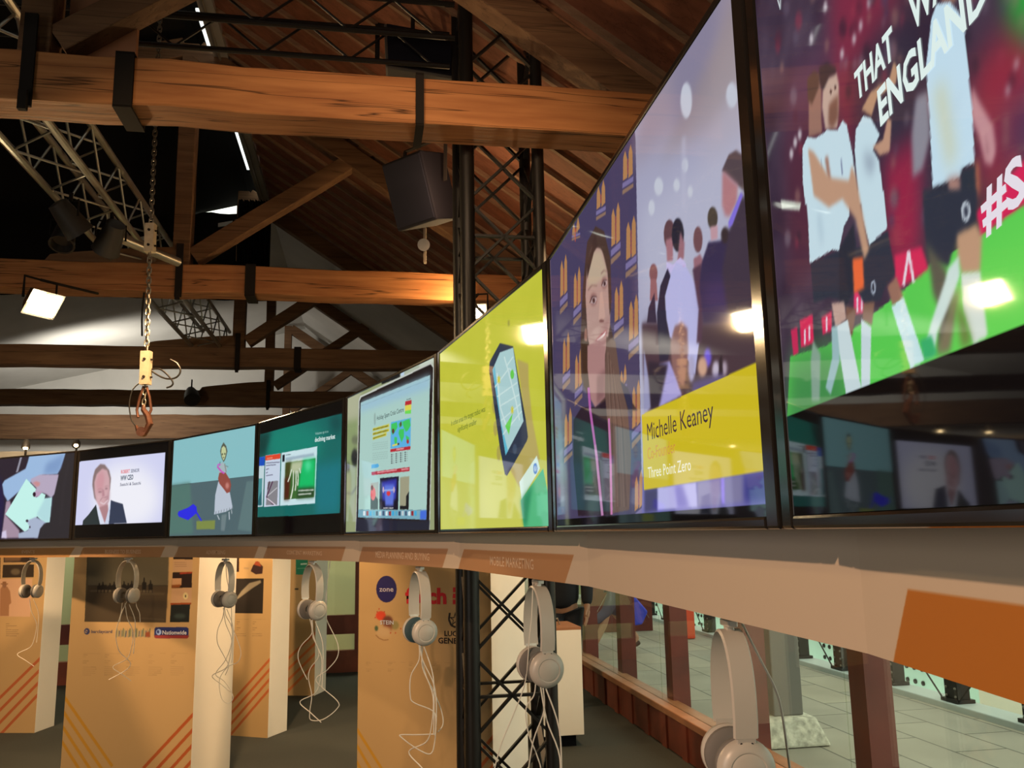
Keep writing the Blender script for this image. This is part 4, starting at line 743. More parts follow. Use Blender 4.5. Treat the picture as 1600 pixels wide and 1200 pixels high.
# roof trusses, built in the hall's own axes
def rough(m, p0, p1, w_, h_, seg=14, j=.008):
    p0, p1 = np.array(p0, float), np.array(p1, float); d = p1 - p0; L = np.linalg.norm(d); d /= L; sx = np.cross(d, (0, 1, 0)); sx /= np.linalg.norm(sx); sy = np.array([0, 1, 0.]); c = .05
    prof = [(-1, -1 + c), (-1 + c, -1), (1 - c, -1), (1, -1 + c), (1, 1 - c), (1 - c, 1), (-1 + c, 1), (-1, 1 - c)]; b = len(m.v)
    for i in range(seg + 1):
        o = p0 + d * L * i / seg; ja = (random.uniform(-j, j), random.uniform(-j, j))
        for (a, q) in prof: m.v.append(tuple(float(x) for x in o + sx * (a * h_ / 2 + ja[0] + random.uniform(-j, j) * .3) + sy * (q * w_ / 2 + ja[1])))
    for i in range(seg):
        for k in range(8): m.f.append((b + i * 8 + k, b + i * 8 + (k + 1) % 8, b + (i + 1) * 8 + (k + 1) % 8, b + (i + 1) * 8 + k)); m.mi.append(0)
    m.f.append(tuple(b + k for k in range(8))[::-1]); m.f.append(tuple(b + seg * 8 + k for k in range(8))); m.mi += [0, 0]; return m
TZ = 3.75; TH = .26
tl = ['massive lit timber roof truss nearest the camera with two iron straps', 'timber roof truss with a glowing tie beam behind the hanging chain', 'dark timber roof truss third from the camera, with bare struts above it',
      'dark timber roof truss fourth from the camera, above the televisions', 'farthest dark timber roof truss low over the far ledge']
# left lay-out of one truss
def truss(D, k):
    th = .24; TH = .26 if k < 4 else .50
    r = thing('roof_truss', tl[k], 'roof truss', W(0, D + th / 2, TZ + .006 * D - (.22 if k == 4 else 0)), A, 'timber roof trusses of the hall'); z0 = 0.0
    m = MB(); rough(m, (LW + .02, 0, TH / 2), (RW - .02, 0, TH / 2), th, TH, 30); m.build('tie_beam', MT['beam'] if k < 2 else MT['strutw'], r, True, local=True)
    m = MB(); rough(m, (RL, 0, TH - .26), (RL, 0, 2.46), .17, .15, 8, .004); m.build('king_post', MT['strutw'], r, True, local=True)
    for s in ((-1, 1) if k < 2 else (1,)):
        if s > 0:
            m = MB(); rough(m, (RL + s * .10, 0, TH + .10), (RL + s * 1.75, 0, TH + .10 + 1.65 * .72), .15, .15, 6, .004); m.build('strut', MT['strutw'], r, True, local=True)
        e = RW - .15 if s > 0 else LW + .1; zz = lambda l: rz(l) - .24 - TZ
        m = MB(); rough(m, (RL + s * .06, 0, zz(RL + s * .06)), (e, 0, zz(e)), .17, .19, 8, .004); m.build('principal_rafter', MT['strutw'], r, True, local=True)
    for l in {0: (-1.22, .27), 1: (-1.05,), 2: (-.9,), 3: (), 4: ()}[k]:
        w_ = .045 if l < 0 else .022; m = MB()
        m.box(l - w_, l + w_, -th / 2 - .016, -th / 2 - .002, -.02, TH + .015); m.box(l - w_, l + w_, -th / 2 - .016, th / 2 + .016, -.024, -.012); m.box(l - w_, l + w_, th / 2 + .002, th / 2 + .016, -.02, TH + .015); m.box(l - w_, l + w_, -th / 2 - .016, th / 2 + .016, TH + .008, TH + .02); m.build('iron_strap', MT['iron'], r, local=True)
    if k in (1, 2, 3):                                # curved corbel block under and over the beam at the post
        z1 = -.055 if k == 0 else TH
        if k == 0: m = MB(); m.prism([(-1.95, -.06, -.012), (-1.12, -.06, -.012), (-1.10, -.06, -.05), (-1.95, -.06, -.06)], (0, .16, 0))
        else: m = MB(); m.prism([(RL - 1.15, -.1, TH - .005), (RL, -.1, TH - .005), (RL, -.1, TH + .17), (RL - .35, -.1, TH + .15), (RL - 1.02, -.1, TH + .075), (RL - 1.10, -.1, TH + .06)], (0, .2, 0))
        m.build('bolster', MT['strutw'], r, local=True)
    m = MB(); m.box(RL - .03, RL + .03, -th / 2 - .02, -th / 2 - .003, -.05, .45); m.box(RL - .02, RL + .02, -th / 2 - .05, -th / 2 - .02, -.08, .02); m.build('hanger_iron', MT['iron'], r, local=True)
for k, D in enumerate((4.25, 7.80, 11.45, 15.1, 18.5)): truss(D, k)
# timber board leaning behind the nearest beam
b_ = tag(MB().hbox(-1.56, -1.22, 4.42, 4.46, 4.012, 5.4).build('timber_board', MT['sill'], None), 'upright brown timber board standing on the nearest beam at the top left', 'board')
# drapes
def drape(name, l0, l1, D, z0, z1f, label, notch=None):
    m = MB(); n = 60; vs_ = []; 
    for i in range(n + 1):
        l = l0 + (l1 - l0) * i / n; y = D + .03 * math.sin(i * 1.3) + .02 * math.sin(i * .7); vs_.append((l, y))
    P = [W(l, y, notch[2] if notch and notch[0] < l < notch[1] else z0) for l, y in vs_] + [W(l, y, min(z1f, rz(l) - .02)) for l, y in vs_]; F_ = [(i, i + 1, n + 2 + i, n + 1 + i) for i in range(n)]
    Q_ = [p + V * .01 for p in P]; k = len(P); m.add(P + Q_, F_ + [tuple(q + k for q in f[::-1]) for f in F_]); o = m.build(name, MT['blackcloth'], None, True); return tag(o, label, 'drape')
drape('black_drape', LW + .1, -1.80, 8.35, 4.06, 6.2, 'black drape hanging behind the glowing second beam on the left', (-2.42, -1.7, 4.56))
drape('black_drape', -1.62, -1.20, 10.6, 4.75, 5.8, 'narrow black drape strip hanging below the ridge skylight')
drape('black_drape', LW + .1, -1.40, 12.28, 4.95, 6.25, 'wide black drape hanging above the third beam')
# ---------------------------------------------------------------- glazed lobby across the hall behind the pillars
lob = thing('lobby_partition', 'low glazed lobby with red timber rails and pale green glass behind the pillars', 'partition', W(-2, 10.8, 0))
m = MB(); m.hbox(LW + .1, RW - .1, 10.76, 10.86, 0, .25); m.build('base_panel', MT['redpanel'], lob)
for k in range(9): MB().hbox(LW + .1 + k * 1.2, LW + .2 + k * 1.2, 10.76, 10.86, .25, 2.5).build('post', MT['redwood'], lob)
MB().hbox(LW + .1, RW - .1, 10.77, 10.85, .44, .66).build('mid_rail', MT['redwood'], lob); MB().hbox(LW + .1, RW - .1, 10.80, 10.812, .25, 2.5).build('pane', MT['glass'], lob)
m = MB(); m.hbox(LW + .1, RW - .1, 10.7, 12.4, 2.5, 2.64); m.build('lobby_roof', mat('pale lobby roof', (.55, .50, .42), .7), lob)
MB().hbox(LW + .1, RW - .1, 12.3, 12.36, 0, 2.5).build('rear_wall', mat('pale green wall', (.62, .62, .38), .7), lob)
for l in (-4.6, -1.6, 1.0):  # unseen lamps, added because the lobby would be dark
    lp = thing('added_ceiling_lamp', {-4.6: 'left', -1.6: 'middle', 1.0: 'right'}[l] + ' unseen fluorescent lamp added under the lobby roof to brighten the lobby', 'lamp', W(l, 11.6, 2.46), A, 'added lamps that brighten the lobby')
    m = MB(); m.box(-.6, .6, -.09, .09, 0, .03); m.build('lamp_tray', MT['panelside'], lp, local=True); m = MB(); m.tube([(-.58, 0, -.02), (.58, 0, -.02)], .018); m.build('tube', mat('lit tube', (.9, 1, .82), .4, emit=6), lp, local=True)
    o = lamp('lobby_fill_light', 'AREA', W(l, 11.6, 2.40), 24, (1, 1, .80), W(l, 11.6, 0), .5)
# ---------------------------------------------------------------- street side
def rail_post():
    r = thing('railing_post', 'black riveted iron railing post on the kerb', 'railing post', W(5.02, 6.9, 0), A, 'black iron posts along the street railing'); m = MB()
    m.box(-.06, .06, -.085, .085, .03, 1.3)
    for z in (.05, .12, .2, .3, .42, .55, .7, .85, 1.0):
        for y in (-.06, .06): m.lathe((-.06, y, z), (-1, 0, 0), [(0, .013), (.01, .012), (.015, .004)], 8, 1)
    m.build('shaft', [MT['steel'], mat('worn rivets', (.22, .22, .19), .4, .5)], r, local=True); MB().box(-.09, .09, -.11, .11, 0, .03).build('foot', MT['steel'], r, local=True); return r
rp = rail_post(); k = 0
pos = [6.23 + .93 * q for q in range(-2, 16)]
for q, D in enumerate(pos):
    o = rp if q == 0 else copy_tree(rp); o.location = [float(v) for v in W(5.22, D, .052)]
tag(MB().hbox(5.10, 5.36, -3, 24, -.03, .05).build('railing_kerb', mat('pale blue grey kerb', (.42, .50, .50), .5), None, bevel=.01), 'pale blue grey kerb rail running along the foot of the street railing', 'kerb')
for q, D in enumerate(pos[:-1]):
    m = MB(); s = 1 if q % 2 else -1; z0_, z1_ = (.06, .75) if s > 0 else (.75, .06); m.tube([W(5.15, D + .10, z0_), W(5.15, D + .83, z1_)], .008, 6)
    tag(m.build('brace_rod', MT['steel'], None), 'thin diagonal iron rod between two street railing posts', 'rod', 'diagonal rods of the street railing')
gi = thing('bridge_girder', 'pale green riveted steel girder beyond the street railing', 'girder', W(7.2, 12, -.4)); gm = mat('pale green paint', (.42, .66, .56), .5); m = MB(); m.hbox(6.2, 6.3, 8.3, 20.8, -.25, .40); m.hbox(6.1, 6.4, 8.3, 20.8, .40, .46)
for q in range(90):
    D = 8.5 + q * .14
    if int(D / .75) % 2: continue
    for z in (-.15, -.0, .15): m.lathe(W(6.2, D, z), -U, [(0, .028), (.015, .026), (.025, .01)], 8, 1)
m.build('web_plate', [gm, MT['steel']], gi)
tag(MB().hbox(9.5, 9.9, 6, 34, -1.6, 7).build('far_building', mat('cream render', (.80, .76, .62), .8, noise=.1, nscale=.6), None), 'cream rendered building across the water', 'building')
m = MB()
for q in range(7): m.hbox(8.0, 9.4, 4.0 + q * .55, 4.55 + q * .55, -1.6, .75 - q * .20)
tag(m.build('outdoor_steps', mat('pink sandstone', (.62, .46, .36), .8), None), 'pinkish stone steps beyond the street railing', 'steps')
m = MB(); m.hbox(3.07, 3.31, 6.34, 6.58, .2, 3.2); col_ = thing('street_column', 'grey square column on a rough white stone base outside the glass', 'column', W(3.19, 6.46, 0)); m.build('shaft', mat('grey painted iron', (.16, .155, .14), .6), col_, bevel=.01)
m = MB(); b0 = [W(2.89, 6.2, 0), W(3.45, 6.2, 0), W(3.45, 6.72, 0), W(2.89, 6.72, 0)]; t0 = [W(2.95, 6.26, .2), W(3.37, 6.26, .2), W(3.37, 6.64, .2), W(2.95, 6.64, .2)]; m.add(b0 + t0, [(3, 2, 1, 0), (4, 5, 6, 7), (0, 1, 5, 4), (1, 2, 6, 5), (2, 3, 7, 6), (3, 0, 4, 7)]); m.build('stone_base', mat('rough white stone', (.72, .72, .60), .9, noise=.5, nscale=22, bump=.4), col_, bevel=.02)
# outdoor clutter far along the street: red barrier, lattice gate, dark kerb
fence = thing('lattice_gate', 'dark red gate with pale crossed lattice far along the street', 'gate', W(4.4, 13.6, 0)); MB().hbox(3.6, 4.6, 13.6, 13.64, 0, 1.6).build('board', MT['redwood'], fence); m = MB()
for q in range(-4, 9):
    for s in (-1, 1):
        a0, a1 = 3.6 + q * .12, 3.6 + q * .12 + .7
        if a0 < 3.6 or a1 > 4.6: continue
        m.bar(W(a0 if s > 0 else a1, 13.585, .2), W(a1 if s > 0 else a0, 13.585, 1.3), .014, .008)
m.build('lattice', MT['alu'], fence)
tag(MB().hbox(4.62, 4.85, 12.4, 12.9, 0, 1.2).build('street_barrier', mat('orange red plastic', (.85, .10, .04), .5), None, bevel=.02), 'orange red barrier block far along the street', 'barrier')
tag(MB().hbox(2.6, 4.8, 16.8, 17.4, -.01, .12).build('dark_kerb', MT['iron'], None), 'dark low kerb crossing the far end of the street', 'kerb')
tag(MB().hbox(2.2, 6.5, 21, 21.3, -.01, 5).build('street_end_wall', mat('olive green wall', (.24, .28, .15), .8, noise=.2, nscale=1), None), 'olive green wall closing the far end of the street', 'wall')
# plinth beside the wall
pl = thing('white_plinth', 'white box plinth with a wooden top standing by the glass wall', 'plinth', W(1.42, 6.6, 0)); m = MB(); m.hbox(1.24, 1.66, 6.62, 7.08, .09, .86); m.build('plinth_body', MT['panelside'], pl, bevel=.004)
MB().hbox(1.29, 1.61, 6.68, 7.03, 0, .09).build('plinth_foot', MT['black'], pl); MB().hbox(1.24, 1.66, 6.62, 7.08, .86, .88).build('plinth_top', MT['sill'], pl); m = MB(); m.tube([W(1.45, 6.8, .88), W(1.46, 6.8, .92), W(1.52, 6.82, .93), W(1.54, 6.84, .88)], .006, 6); m.build('top_wire', MT['alu'], pl)
# ---------------------------------------------------------------- black lattice column and gantry
col = thing('lattice_column', 'black steel lattice column rising from the floor through the roof timbers', 'column', W(.775, 4.82, 0))
CL, CR, CF, CB = .565, .985, 4.62, 5.02
for l in (CL, CR):
    for d in (CF, CB):
        m = MB(); m.tube([W(l, d, .02), W(l, d, 6.4)], .043 if (l == CL) else .036, 12); o = m.build('chord', MT['steel'], col, True)
def lat_side(a, b, z0, z1, stp, parent, name='brace', r=.014):
    z = z0; k = 0
    while z + stp <= z1 + .01:
        m = MB(); m.bar((a[0], a[1], z), (b[0], b[1], z + stp), r * 2, r); m.bar((b[0], b[1], z), (a[0], a[1], z + stp), r * 2, r); 
        if k % 2: m.bar((a[0], a[1], z + stp / 2), (b[0], b[1], z + stp / 2), r * 2, r)
        m.build(name, MT['steel'], parent)
        z += stp; k += 1
c4 = [W(CL, CF), W(CR, CF), W(CR, CB), W(CL, CB)]
for i in range(4): lat_side(c4[i], c4[(i + 1) % 4], .14, 6.3, .42, col)
m = MB(); m.hbox(CL - .1, CR + .1, CF - .1, CB + .1, 0, .02); m.build('base_plate', MT['steel'], col)
# fine cable tray wires beside the column high up
gan = thing('lattice_gantry', 'black lattice gantry crossing above the nearest beam to the column', 'gantry', W(-1, 4.8, 4.5))
for d in (4.66, 4.98):
    for z in (4.54, 4.76): MB().tube([W(-3.6, d, z), W(CL - .06, d, z)], .017, 8).build('chord', MT['steel'], gan, True)
q = -3.5; k = 0
while q < CL - .3:
    for d in (4.66, 4.98):
        m = MB(); z_ = (4.54, 4.76) if k % 2 else (4.76, 4.54); m.tube([W(q, d, z_[0]), W(q + .26, d, z_[1])], .008, 6); m.build('brace', MT['steel'], gan)
    q += .26; k += 1
# ---------------------------------------------------------------- aluminium lighting truss along the hall
alu = thing('aluminium_truss', 'dull aluminium lighting truss lying lengthwise over the beams at upper left', 'lighting truss', W(-2.1, 8, 4.1))
AC = [(-2.26, 4.10), (-1.90, 4.10), (-1.90, 4.46), (-2.26, 4.46)]
for (l, z) in AC: MB().tube([W(l, 3.2, z), W(l, 12.2, z)], .026, 10).build('chord', MT['alu'], alu, True)
for i in range(4):
    (l0, z0), (l1, z1) = AC[i], AC[(i + 1) % 4]; D = 3.3; k = 0
    while D < 12.0:
        a, b = ((l0, z0), (l1, z1)) if k % 2 else ((l1, z1), (l0, z0)); MB().tube([W(a[0], D, a[1]), W(b[0], D + .33, b[1])], .009, 6).build('brace', MT['alu'], alu); D += .33; k += 1
def can(D, l, z, ax, label, s=1.0):
    r = thing('stage_light', label, 'stage light', W(l, D, z), 0, 'dark stage lights on the aluminium truss'); ax = np.array(ax, float); ax /= np.linalg.norm(ax)
    MB().lathe(W(l, D, z), ax, [(-.14 * s, .03 * s), (-.13 * s, .07 * s), (-.02, .085 * s), (.1 * s, .10 * s), (.12 * s, .105 * s), (.12 * s, .09 * s), (.05 * s, .08 * s)], 20).build('can', MT['dark'], r, True)
    m = MB(); e = np.cross(ax, (0, 0, 1)); e /= np.linalg.norm(e); m.tube([W(l, D, z) + e * .11 * s, W(l, D, z) + e * .11 * s + (0, 0, .12), W(l, D, z) - e * .11 * s + (0, 0, .12), W(l, D, z) - e * .11 * s], .008, 6); m.tube([W(l, D, z + .12), W(l, D, z + .2)], .014, 6); m.build('yoke', MT['iron'], r)
can(6.3, -2.12, 3.90, (.4, .6, -.7), 'dark stage light slung lowest under the aluminium truss'); can(6.6, -1.92, 3.87, (-.5, .5, -.6), 'dark stage light under the right chord of the aluminium truss'); can(6.75, -2.3, 3.93, (.1, -.4, -.8), 'dark stage light under the left chord of the aluminium truss', .9)
m = MB(); m.tube([W(-2.0, 6.9, 4.0), W(-1.62, 7.5, 3.98)], .04, 12); tag(m.build('tube_end', MT['alu'], None, True), 'short bright aluminium tube end behind the dark stage lights', 'tube')
# ---------------------------------------------------------------- hung loudspeakers
def cab(name, label, px, D, w_, h_, d_, yaw, tilt, mt):
    p = atD(*px, D); r = thing(name, label, 'loudspeaker', p, 0); R = Matrix.Rotation(yaw, 3, 'Z') @ Matrix.Rotation(tilt, 3, 'X'); ax, ay, az = (np.array(R.col[i]) for i in range(3))
    m = MB(); q = [(-w_ / 2, -d_ / 2), (w_ / 2, -d_ / 2), (w_ / 2 * .6, d_ / 2), (-w_ / 2 * .6, d_ / 2)]; m.prism([p + ax * a + ay * b - az * h_ / 2 for a, b in q], az * h_); m.build('cabinet', mt, r, bevel=.012)
    MB().obox(p - ay * (d_ / 2 + .006), ax * w_ * .46, ay * .005, az * h_ * .46).build('grille', MT['spk'], r); m = MB()
    for s in (-1, 1): m.bar(p + ax * s * (w_ / 2 + .01) + az * .02, p + ax * s * (w_ / 2 + .01) + np.array([0, 0, h_ * .5 + .12]), .03, .008)
    m.bar(p + ax * (w_ / 2 + .01) + np.array([0, 0, h_ * .5 + .12]), p - ax * (w_ / 2 + .01) + np.array([0, 0, h_ * .5 + .12]), .03, .008); m.tube([p + np.array([0, 0, h_ * .5 + .12]), p + np.array([0, 0, h_ * .5 + .22])], .014, 8); m.build('bracket', MT['iron'], r); return p
cab('loudspeaker', 'blue black loudspeaker hanging below the nearest beam left of the lattice column', (664, 298), 6.0, .40, .50, .36, math.radians(-38), math.radians(20), MT['black'])
cab('loudspeaker', 'grey shrouded loudspeaker mostly hidden above the nearest beam left of the column', (645, 112), 5.3, .46, .36, .4, math.radians(20), math.radians(-12), mat('grey shroud', (.07, .065, .055), .8))
m = MB(); p = atD(664, 385, 6.6); m.bar(p + (0, 0, -.14), p + (0, 0, .16), .05, .02); hl = thing('clip_lamp', 'small unlit silver clip lamp on a pale batten below the loudspeaker', 'lamp', p); m.build('batten', mat('pale batten', (.30, .24, .17), .7), hl); MB().lathe(p + (0, -.03, 0), (0, -1, -.3), [(0, .02), (.03, .045), (.07, .05), (.07, .04)], 16).build('lamp_head', MT['alu'], hl, True)
# ---------------------------------------------------------------- chain, clamp blocks and hook
D_C = 5.6
ch = thing('hanging_chain', 'long steel hoist chain with two pale clamp blocks and a hook hanging on the left', 'chain', atD(224, 670, D_C))
def link(m, p, ax, s, odd, r=.0036):
    ax = np.array(ax) / np.linalg.norm(ax); side = np.cross(ax, (0, 1, 0) if odd else (.7, .7, 0)); side /= np.linalg.norm(side); pts = []
    for k in range(12):
        a = 2 * math.pi * k / 12; pts.append(p + side * math.cos(a) * s * .32 + ax * (math.sin(a) * s * .36 + (s * .22 if math.sin(a) > 0 else -s * .22)))
    m.tube(pts, r, 5, closed=True)
def chain(pa, pb, s, name='chain'):
    L = np.linalg.norm(pb - pa); n = max(2, int(L / (s * .80))); m = MB()
    for k in range(n): link(m, pa + (pb - pa) * (k + .5) / n, pb - pa, s, k % 2, s * .11)
    m.build(name, MT['chain'], ch, True)
pT = atD(242, 170, D_C); pT2 = pT + (0, 0, .7); pA = atD(236, 350, D_C); pA2 = atD(234, 394, D_C); pB = atD(229, 549, D_C); pB2 = atD(227, 601, D_C); pH = atD(224, 640, D_C)
chain(pT2, pA, .042); chain(pA2, pB, .042); chain(pB2, pH, .034)
for a, b in ((pA, pA2), (pB, pB2)):
    m = MB(); m.bar(a, b, .058, .05, up=(0, 1, 0)); md = (a + b) / 2
    for z in (-.25, .28):
        q = a + (b - a) * (.5 + z); m.lathe(q + (0, -.026, 0), (0, -1, 0), [(0, .009), (.008, .008)], 8, 1); m.lathe(q + (.028, 0, 0), (1, 0, 0), [(0, .007), (.014, .006)], 8, 1)
    m.build('clamp_block', [MT['brass'], MT['iron']], ch)
m = MB(); hk = [pH + (0, 0, .03), pH, pH + (.03, 0, -.04), pH + (.045, 0, -.09), pH + (.02, 0, -.14), pH + (-.025, 0, -.135), pH + (-.04, 0, -.10)]; m.tube(hk, [.012, .016, .02, .022, .022, .017, .008], 10); m.lathe(pH + (.0, -.02, -.14), (0, 1, 0), [(0, .03), (.04, .03)], 16)
for s in (-1, 1): m.tube([pB2 + (s * .008, 0, -.01), pB2 + (s * .03, 0, -.08), pH + (s * .045, .01, .0), pH + (s * .03, 0, -.05)], .009, 8)
m.build('hook', MT['rust'], ch, True)
def pxtube(pts, D, r, name, parent, mt, sm=4):
    P = [atD(x, y, D) for x, y in pts]; m = MB(); m.tube(smooth(P, sm), r, 6); return m.build(name, mt, parent, True)
def smooth(P, n=5):
    P = [np.array(p, float) for p in P]; Q = [P[0]] + P + [P[-1]]; out = []
    for i in range(len(P) - 1):
        a, b, c, d = Q[i:i + 4]
        for k in range(n):
            t = k / n; out.append(.5 * ((2 * b) + (c - a) * t + (2 * a - 5 * b + 4 * c - d) * t * t + (3 * b - a - 3 * c + d) * t ** 3))
    return out + [P[-1]]
pxtube([(237, 577), (250, 577), (262, 586), (270, 597), (268, 603), (260, 606)], D_C, .006, 'cable_end', ch, MT['steel']); pxtube([(237, 580), (250, 588), (262, 592), (275, 590), (282, 580), (277, 568), (266, 562)], D_C, .006, 'cable_end', ch, MT['steel'])
pxtube([(222, 596), (208, 608), (202, 630), (205, 655), (212, 665)], D_C, .004, 'cable_end', ch, MT['steel'])
o = pxtube([(226, 452), (222, 490), (222, 525)], 7.85, .008, 'black_cable', None, MT['steel']); tag(o, 'black cable dropping from the second beam beside the chain', 'cable')
sc_ = thing('shackle_line', 'thin wire with a small ring hanging in front of the black drape near the ridge', 'wire', atD(371, 350, 8.5)); m = MB(); m.tube([atD(372, 312, 8.5), atD(371, 340, 8.5)], .004, 5); m.build('wire', MT['alu'], sc_); m = MB(); p = atD(370, 346, 8.5)
m.tube([p + (.022 * math.cos(a * .63), 0, .022 * math.sin(a * .63)) for a in range(10)], .005, 6, closed=True); m.tube([p + (0, 0, -.022), atD(369, 408, 8.5)], .003, 5); m.build('ring', MT['alu'], sc_)
# ---------------------------------------------------------------- floodlights that are lit in the picture
def flood(label, pos, aim, power, face_shift=0.0, w_=.26, name='floodlight', spot=150):
    pos = np.array(pos, float); ax = np.array(aim, float); ax /= np.linalg.norm(ax); e = np.cross(ax, (0, 0, 1)); e /= np.linalg.norm(e); u = np.cross(e, ax); r = thing(name, label, 'floodlight', pos)
    m = MB(); a = w_ / 2; f = [pos + e * s * a + u * t * a * .8 for s, t in ((-1, -1), (1, -1), (1, 1), (-1, 1))]; bk = [pos - ax * .13 + e * s * a * .5 + u * t * a * .45 for s, t in ((-1, -1), (1, -1), (1, 1), (-1, 1))]
    m.add(f + bk, [(4, 7, 6, 5), (0, 4, 5, 1), (1, 5, 6, 2), (2, 6, 7, 3), (3, 7, 4, 0)]); m.build('housing', MT['dark'], r, bevel=.004)
    m = MB(); m.tube([pos - ax * .06 + e * a, pos - ax * .06 + e * a + (0, 0, .16), pos - ax * .06 - e * a + (0, 0, .16), pos - ax * .06 - e * a], .01, 6); m.build('bracket', MT['iron'], r)
    m = MB(); m.add([pos + ax * .002 + e * s * a * .86 + u * t * a * .66 for s, t in ((-1, -1), (1, -1), (1, 1), (-1, 1))] + [pos - ax * .004 + e * s * a * .86 + u * t * a * .66 for s, t in ((-1, -1), (1, -1), (1, 1), (-1, 1))], [(0, 1, 2, 3), (7, 6, 5, 4), (0, 4, 5, 1), (1, 5, 6, 2), (2, 6, 7, 3), (3, 7, 4, 0)]); m.build('lit_glass', MT['bulb'], r)
    m = MB(); tp = V * 7.83 + U * (pos @ U) + np.array([0, 0, 3.77]); m.tube([pos - ax * .06 + (0, 0, .16), tp], .012, 6); m.build('arm', MT['iron'], r)
    o = lamp('flood_or_fill_light', 'SPOT', pos + ax * .05, power, (1, .60, .26), pos + ax * 2, .06, spot, .4); return r
pL1 = EYE + ray(68, 476) * 6.3; flood('lit floodlight with a black tilted housing under the second beam at far left', pL1, (.72, -.34, -.60), 120)
pL2 = atD(746, 487, 7.3); flood('lit floodlight glaring just right of the lattice column above the televisions', pL2, (-.1, -.9, -.25), 60, w_=.17)
# each floodlight also washes the beam it hangs from
lamp('flood_or_fill_light', 'SPOT', W(.98, 7.50, 3.70), 60, (1, .62, .28), W(.55, 7.82, 3.88), .03, 120, .8)
lamp('flood_or_fill_light', 'SPOT', W(-3.35, 7.5, 3.6), 14, (1, .50, .2), W(-3.6, 7.8, 3.85), .05, 90, .8)
def spot(label, px, D, aim, k_=1.0):
    p = atD(*px, D); r = thing('small_spotlight', label, 'spotlight', p, 0, 'small spotlights near the far ledge'); MB().lathe(p, aim, [(-.1 * k_, .05 * k_), (0, .09 * k_), (.1 * k_, .10 * k_), (.12 * k_, .10 * k_), (.12 * k_, .085 * k_)], 16).build('housing', MT['dark'], r, True)
    MB().lathe(p + np.array(aim) * .105 * k_, aim, [(0, .06 * k_), (.02, .05 * k_)], 12).build('lit_glass', MT['bulb2'], r, True); MB().tube([p, p + (0, 0, .25 if k_ > 1 else -.14)], .012, 6).build('stem', MT['iron'], r); return p
spot('small lit spotlight with a dark drum housing between the chain hook and the screens', (299, 616), 14.8, (.35, -.6, -.7), 1.3); spot('tiny lit spotlight just above the smiling man screen', (120, 692), 10.4, (.2, -.6, -.5), .45); spot('tiny lit spotlight low at the left edge above the hands screen', (41, 693), 10.3, (.1, -.3, -.95), .45)
lamp('spot_or_fill_light', 'SPOT', W(-4.9, 15.8, 3.9), 330, (1, .95, .84), W(-5.0, 18.4, 4.9), .2, 160, .9)  # added fill for the far white lining, behind the nearer timbers
lamp('spot_or_fill_light', 'SPOT', W(-.8, 15.6, 3.8), 30, (1, .88, .74), W(-.6, 18, 5), .2, 150, .9)  # weaker added fill on the right, leaves the near struts as silhouettes
lamp('spot_or_fill_light', 'SPOT', W(-3.6, 9.8, 2.9), 40, (1, .74, .46), W(-3.6, 11.2, 2.64), .1, 150, .9)
# ---------------------------------------------------------------- headphones
def headphones_proto():
    r = thing('headphones', 'x', 'headphones', (0, 0, 0), 0, 'pale headphones hanging under the fascia'); MT_ = MT
    def arc(t): return np.array([.071 * math.sin(t) * (1 - .06 * math.cos(t)), 0, -.085 + .085 * math.cos(t) if abs(t) < math.pi / 2 else 0])
    pts = []
    for k in range(-14, 15):
        t = k / 14 * 1.0; x = .064 * math.sin(t * math.pi / 2 * 1.0); z = -.098 + .098 * math.cos(t * math.pi / 2); pts.append((x, z))
    pts = [(-.060, -.150), (-.064, -.125)] + pts + [(.064, -.125), (.060, -.150)]
    def ribbon(pp, w_, th, nm, mt):
        m = MB(); n = len(pp); V_ = []
        for i, (x, z) in enumerate(pp):
            a = pp[max(i - 1, 0)]; b = pp[min(i + 1, n - 1)]; tx, tz = b[0] - a[0], b[1] - a[1]; L = math.hypot(tx, tz); nx, nz = -tz / L * th / 2, tx / L * th / 2
            V_ += [(x - nx, -w_ / 2, z - nz), (x + nx, -w_ / 2 * .86, z + nz), (x + nx, w_ / 2 * .86, z + nz), (x - nx, w_ / 2, z - nz)]
        F_ = [(i * 4 + k, i * 4 + (k + 1) % 4, i * 4 + 4 + (k + 1) % 4, i * 4 + 4 + k) for i in range(n - 1) for k in range(4)] + [(3, 2, 1, 0), tuple((n - 1) * 4 + k for k in range(4))]
        m.add(V_, F_); return m.build(nm, mt, r, True, local=True)
    ribbon(pts, .038, .004, 'headband', MT['hp'])
    for s in (-1, 1):
        sl = ribbon([(s * .060, -.146), (s * .0585, -.168)][::s], .030, .0035, 'slider', MT['hp2']); m = MB()
        for y in (-.008, .008): m.lathe((s * .0615, y, -.158), (s, 0, 0), [(0, .0022), (.0012, .002)], 8)
        m.build('screws', MT['black'], sl, local=True)
        hg = MB(); hg.lathe((s * .057, 0, -.172), (0, 0, -1), [(-.008, .009), (.004, .011), (.010, .006)], 12); hg.build('hinge', MT['hp2'], r, True, local=True)
        cx = s * .046; cup = MB(); cup.lathe((cx, 0, -.195), (s, 0, -.06), [(-.006, .038), (0, .0435), (.008, .0435), (.015, .039), (.020, .031), (.0205, .028), (.0195, .026), (.022, .021), (.0225, .001)], 36); cp = cup.build('ear_cup', MT['hp'], r, True, local=True)
        cu = MB(); cu.lathe((cx - s * .006, 0, -.195), (-s, 0, 0), [(0, .038), (.004, .0425), (.012, .042), (.018, .034), (.0185, .020), (.010, .015)], 32); cu.build('ear_cushion', MT['cushion'], r, True, local=True)
    hgr = MB(); hgr.box(-.010, .010, -.006, .006, -.012, .012); hgr.box(-.024, .024, -.008, .008, .006, .016); hgr.build('hanger_clip', MT['hp2'], r, local=True, bevel=.0015)
    return r
hp0 = headphones_proto()
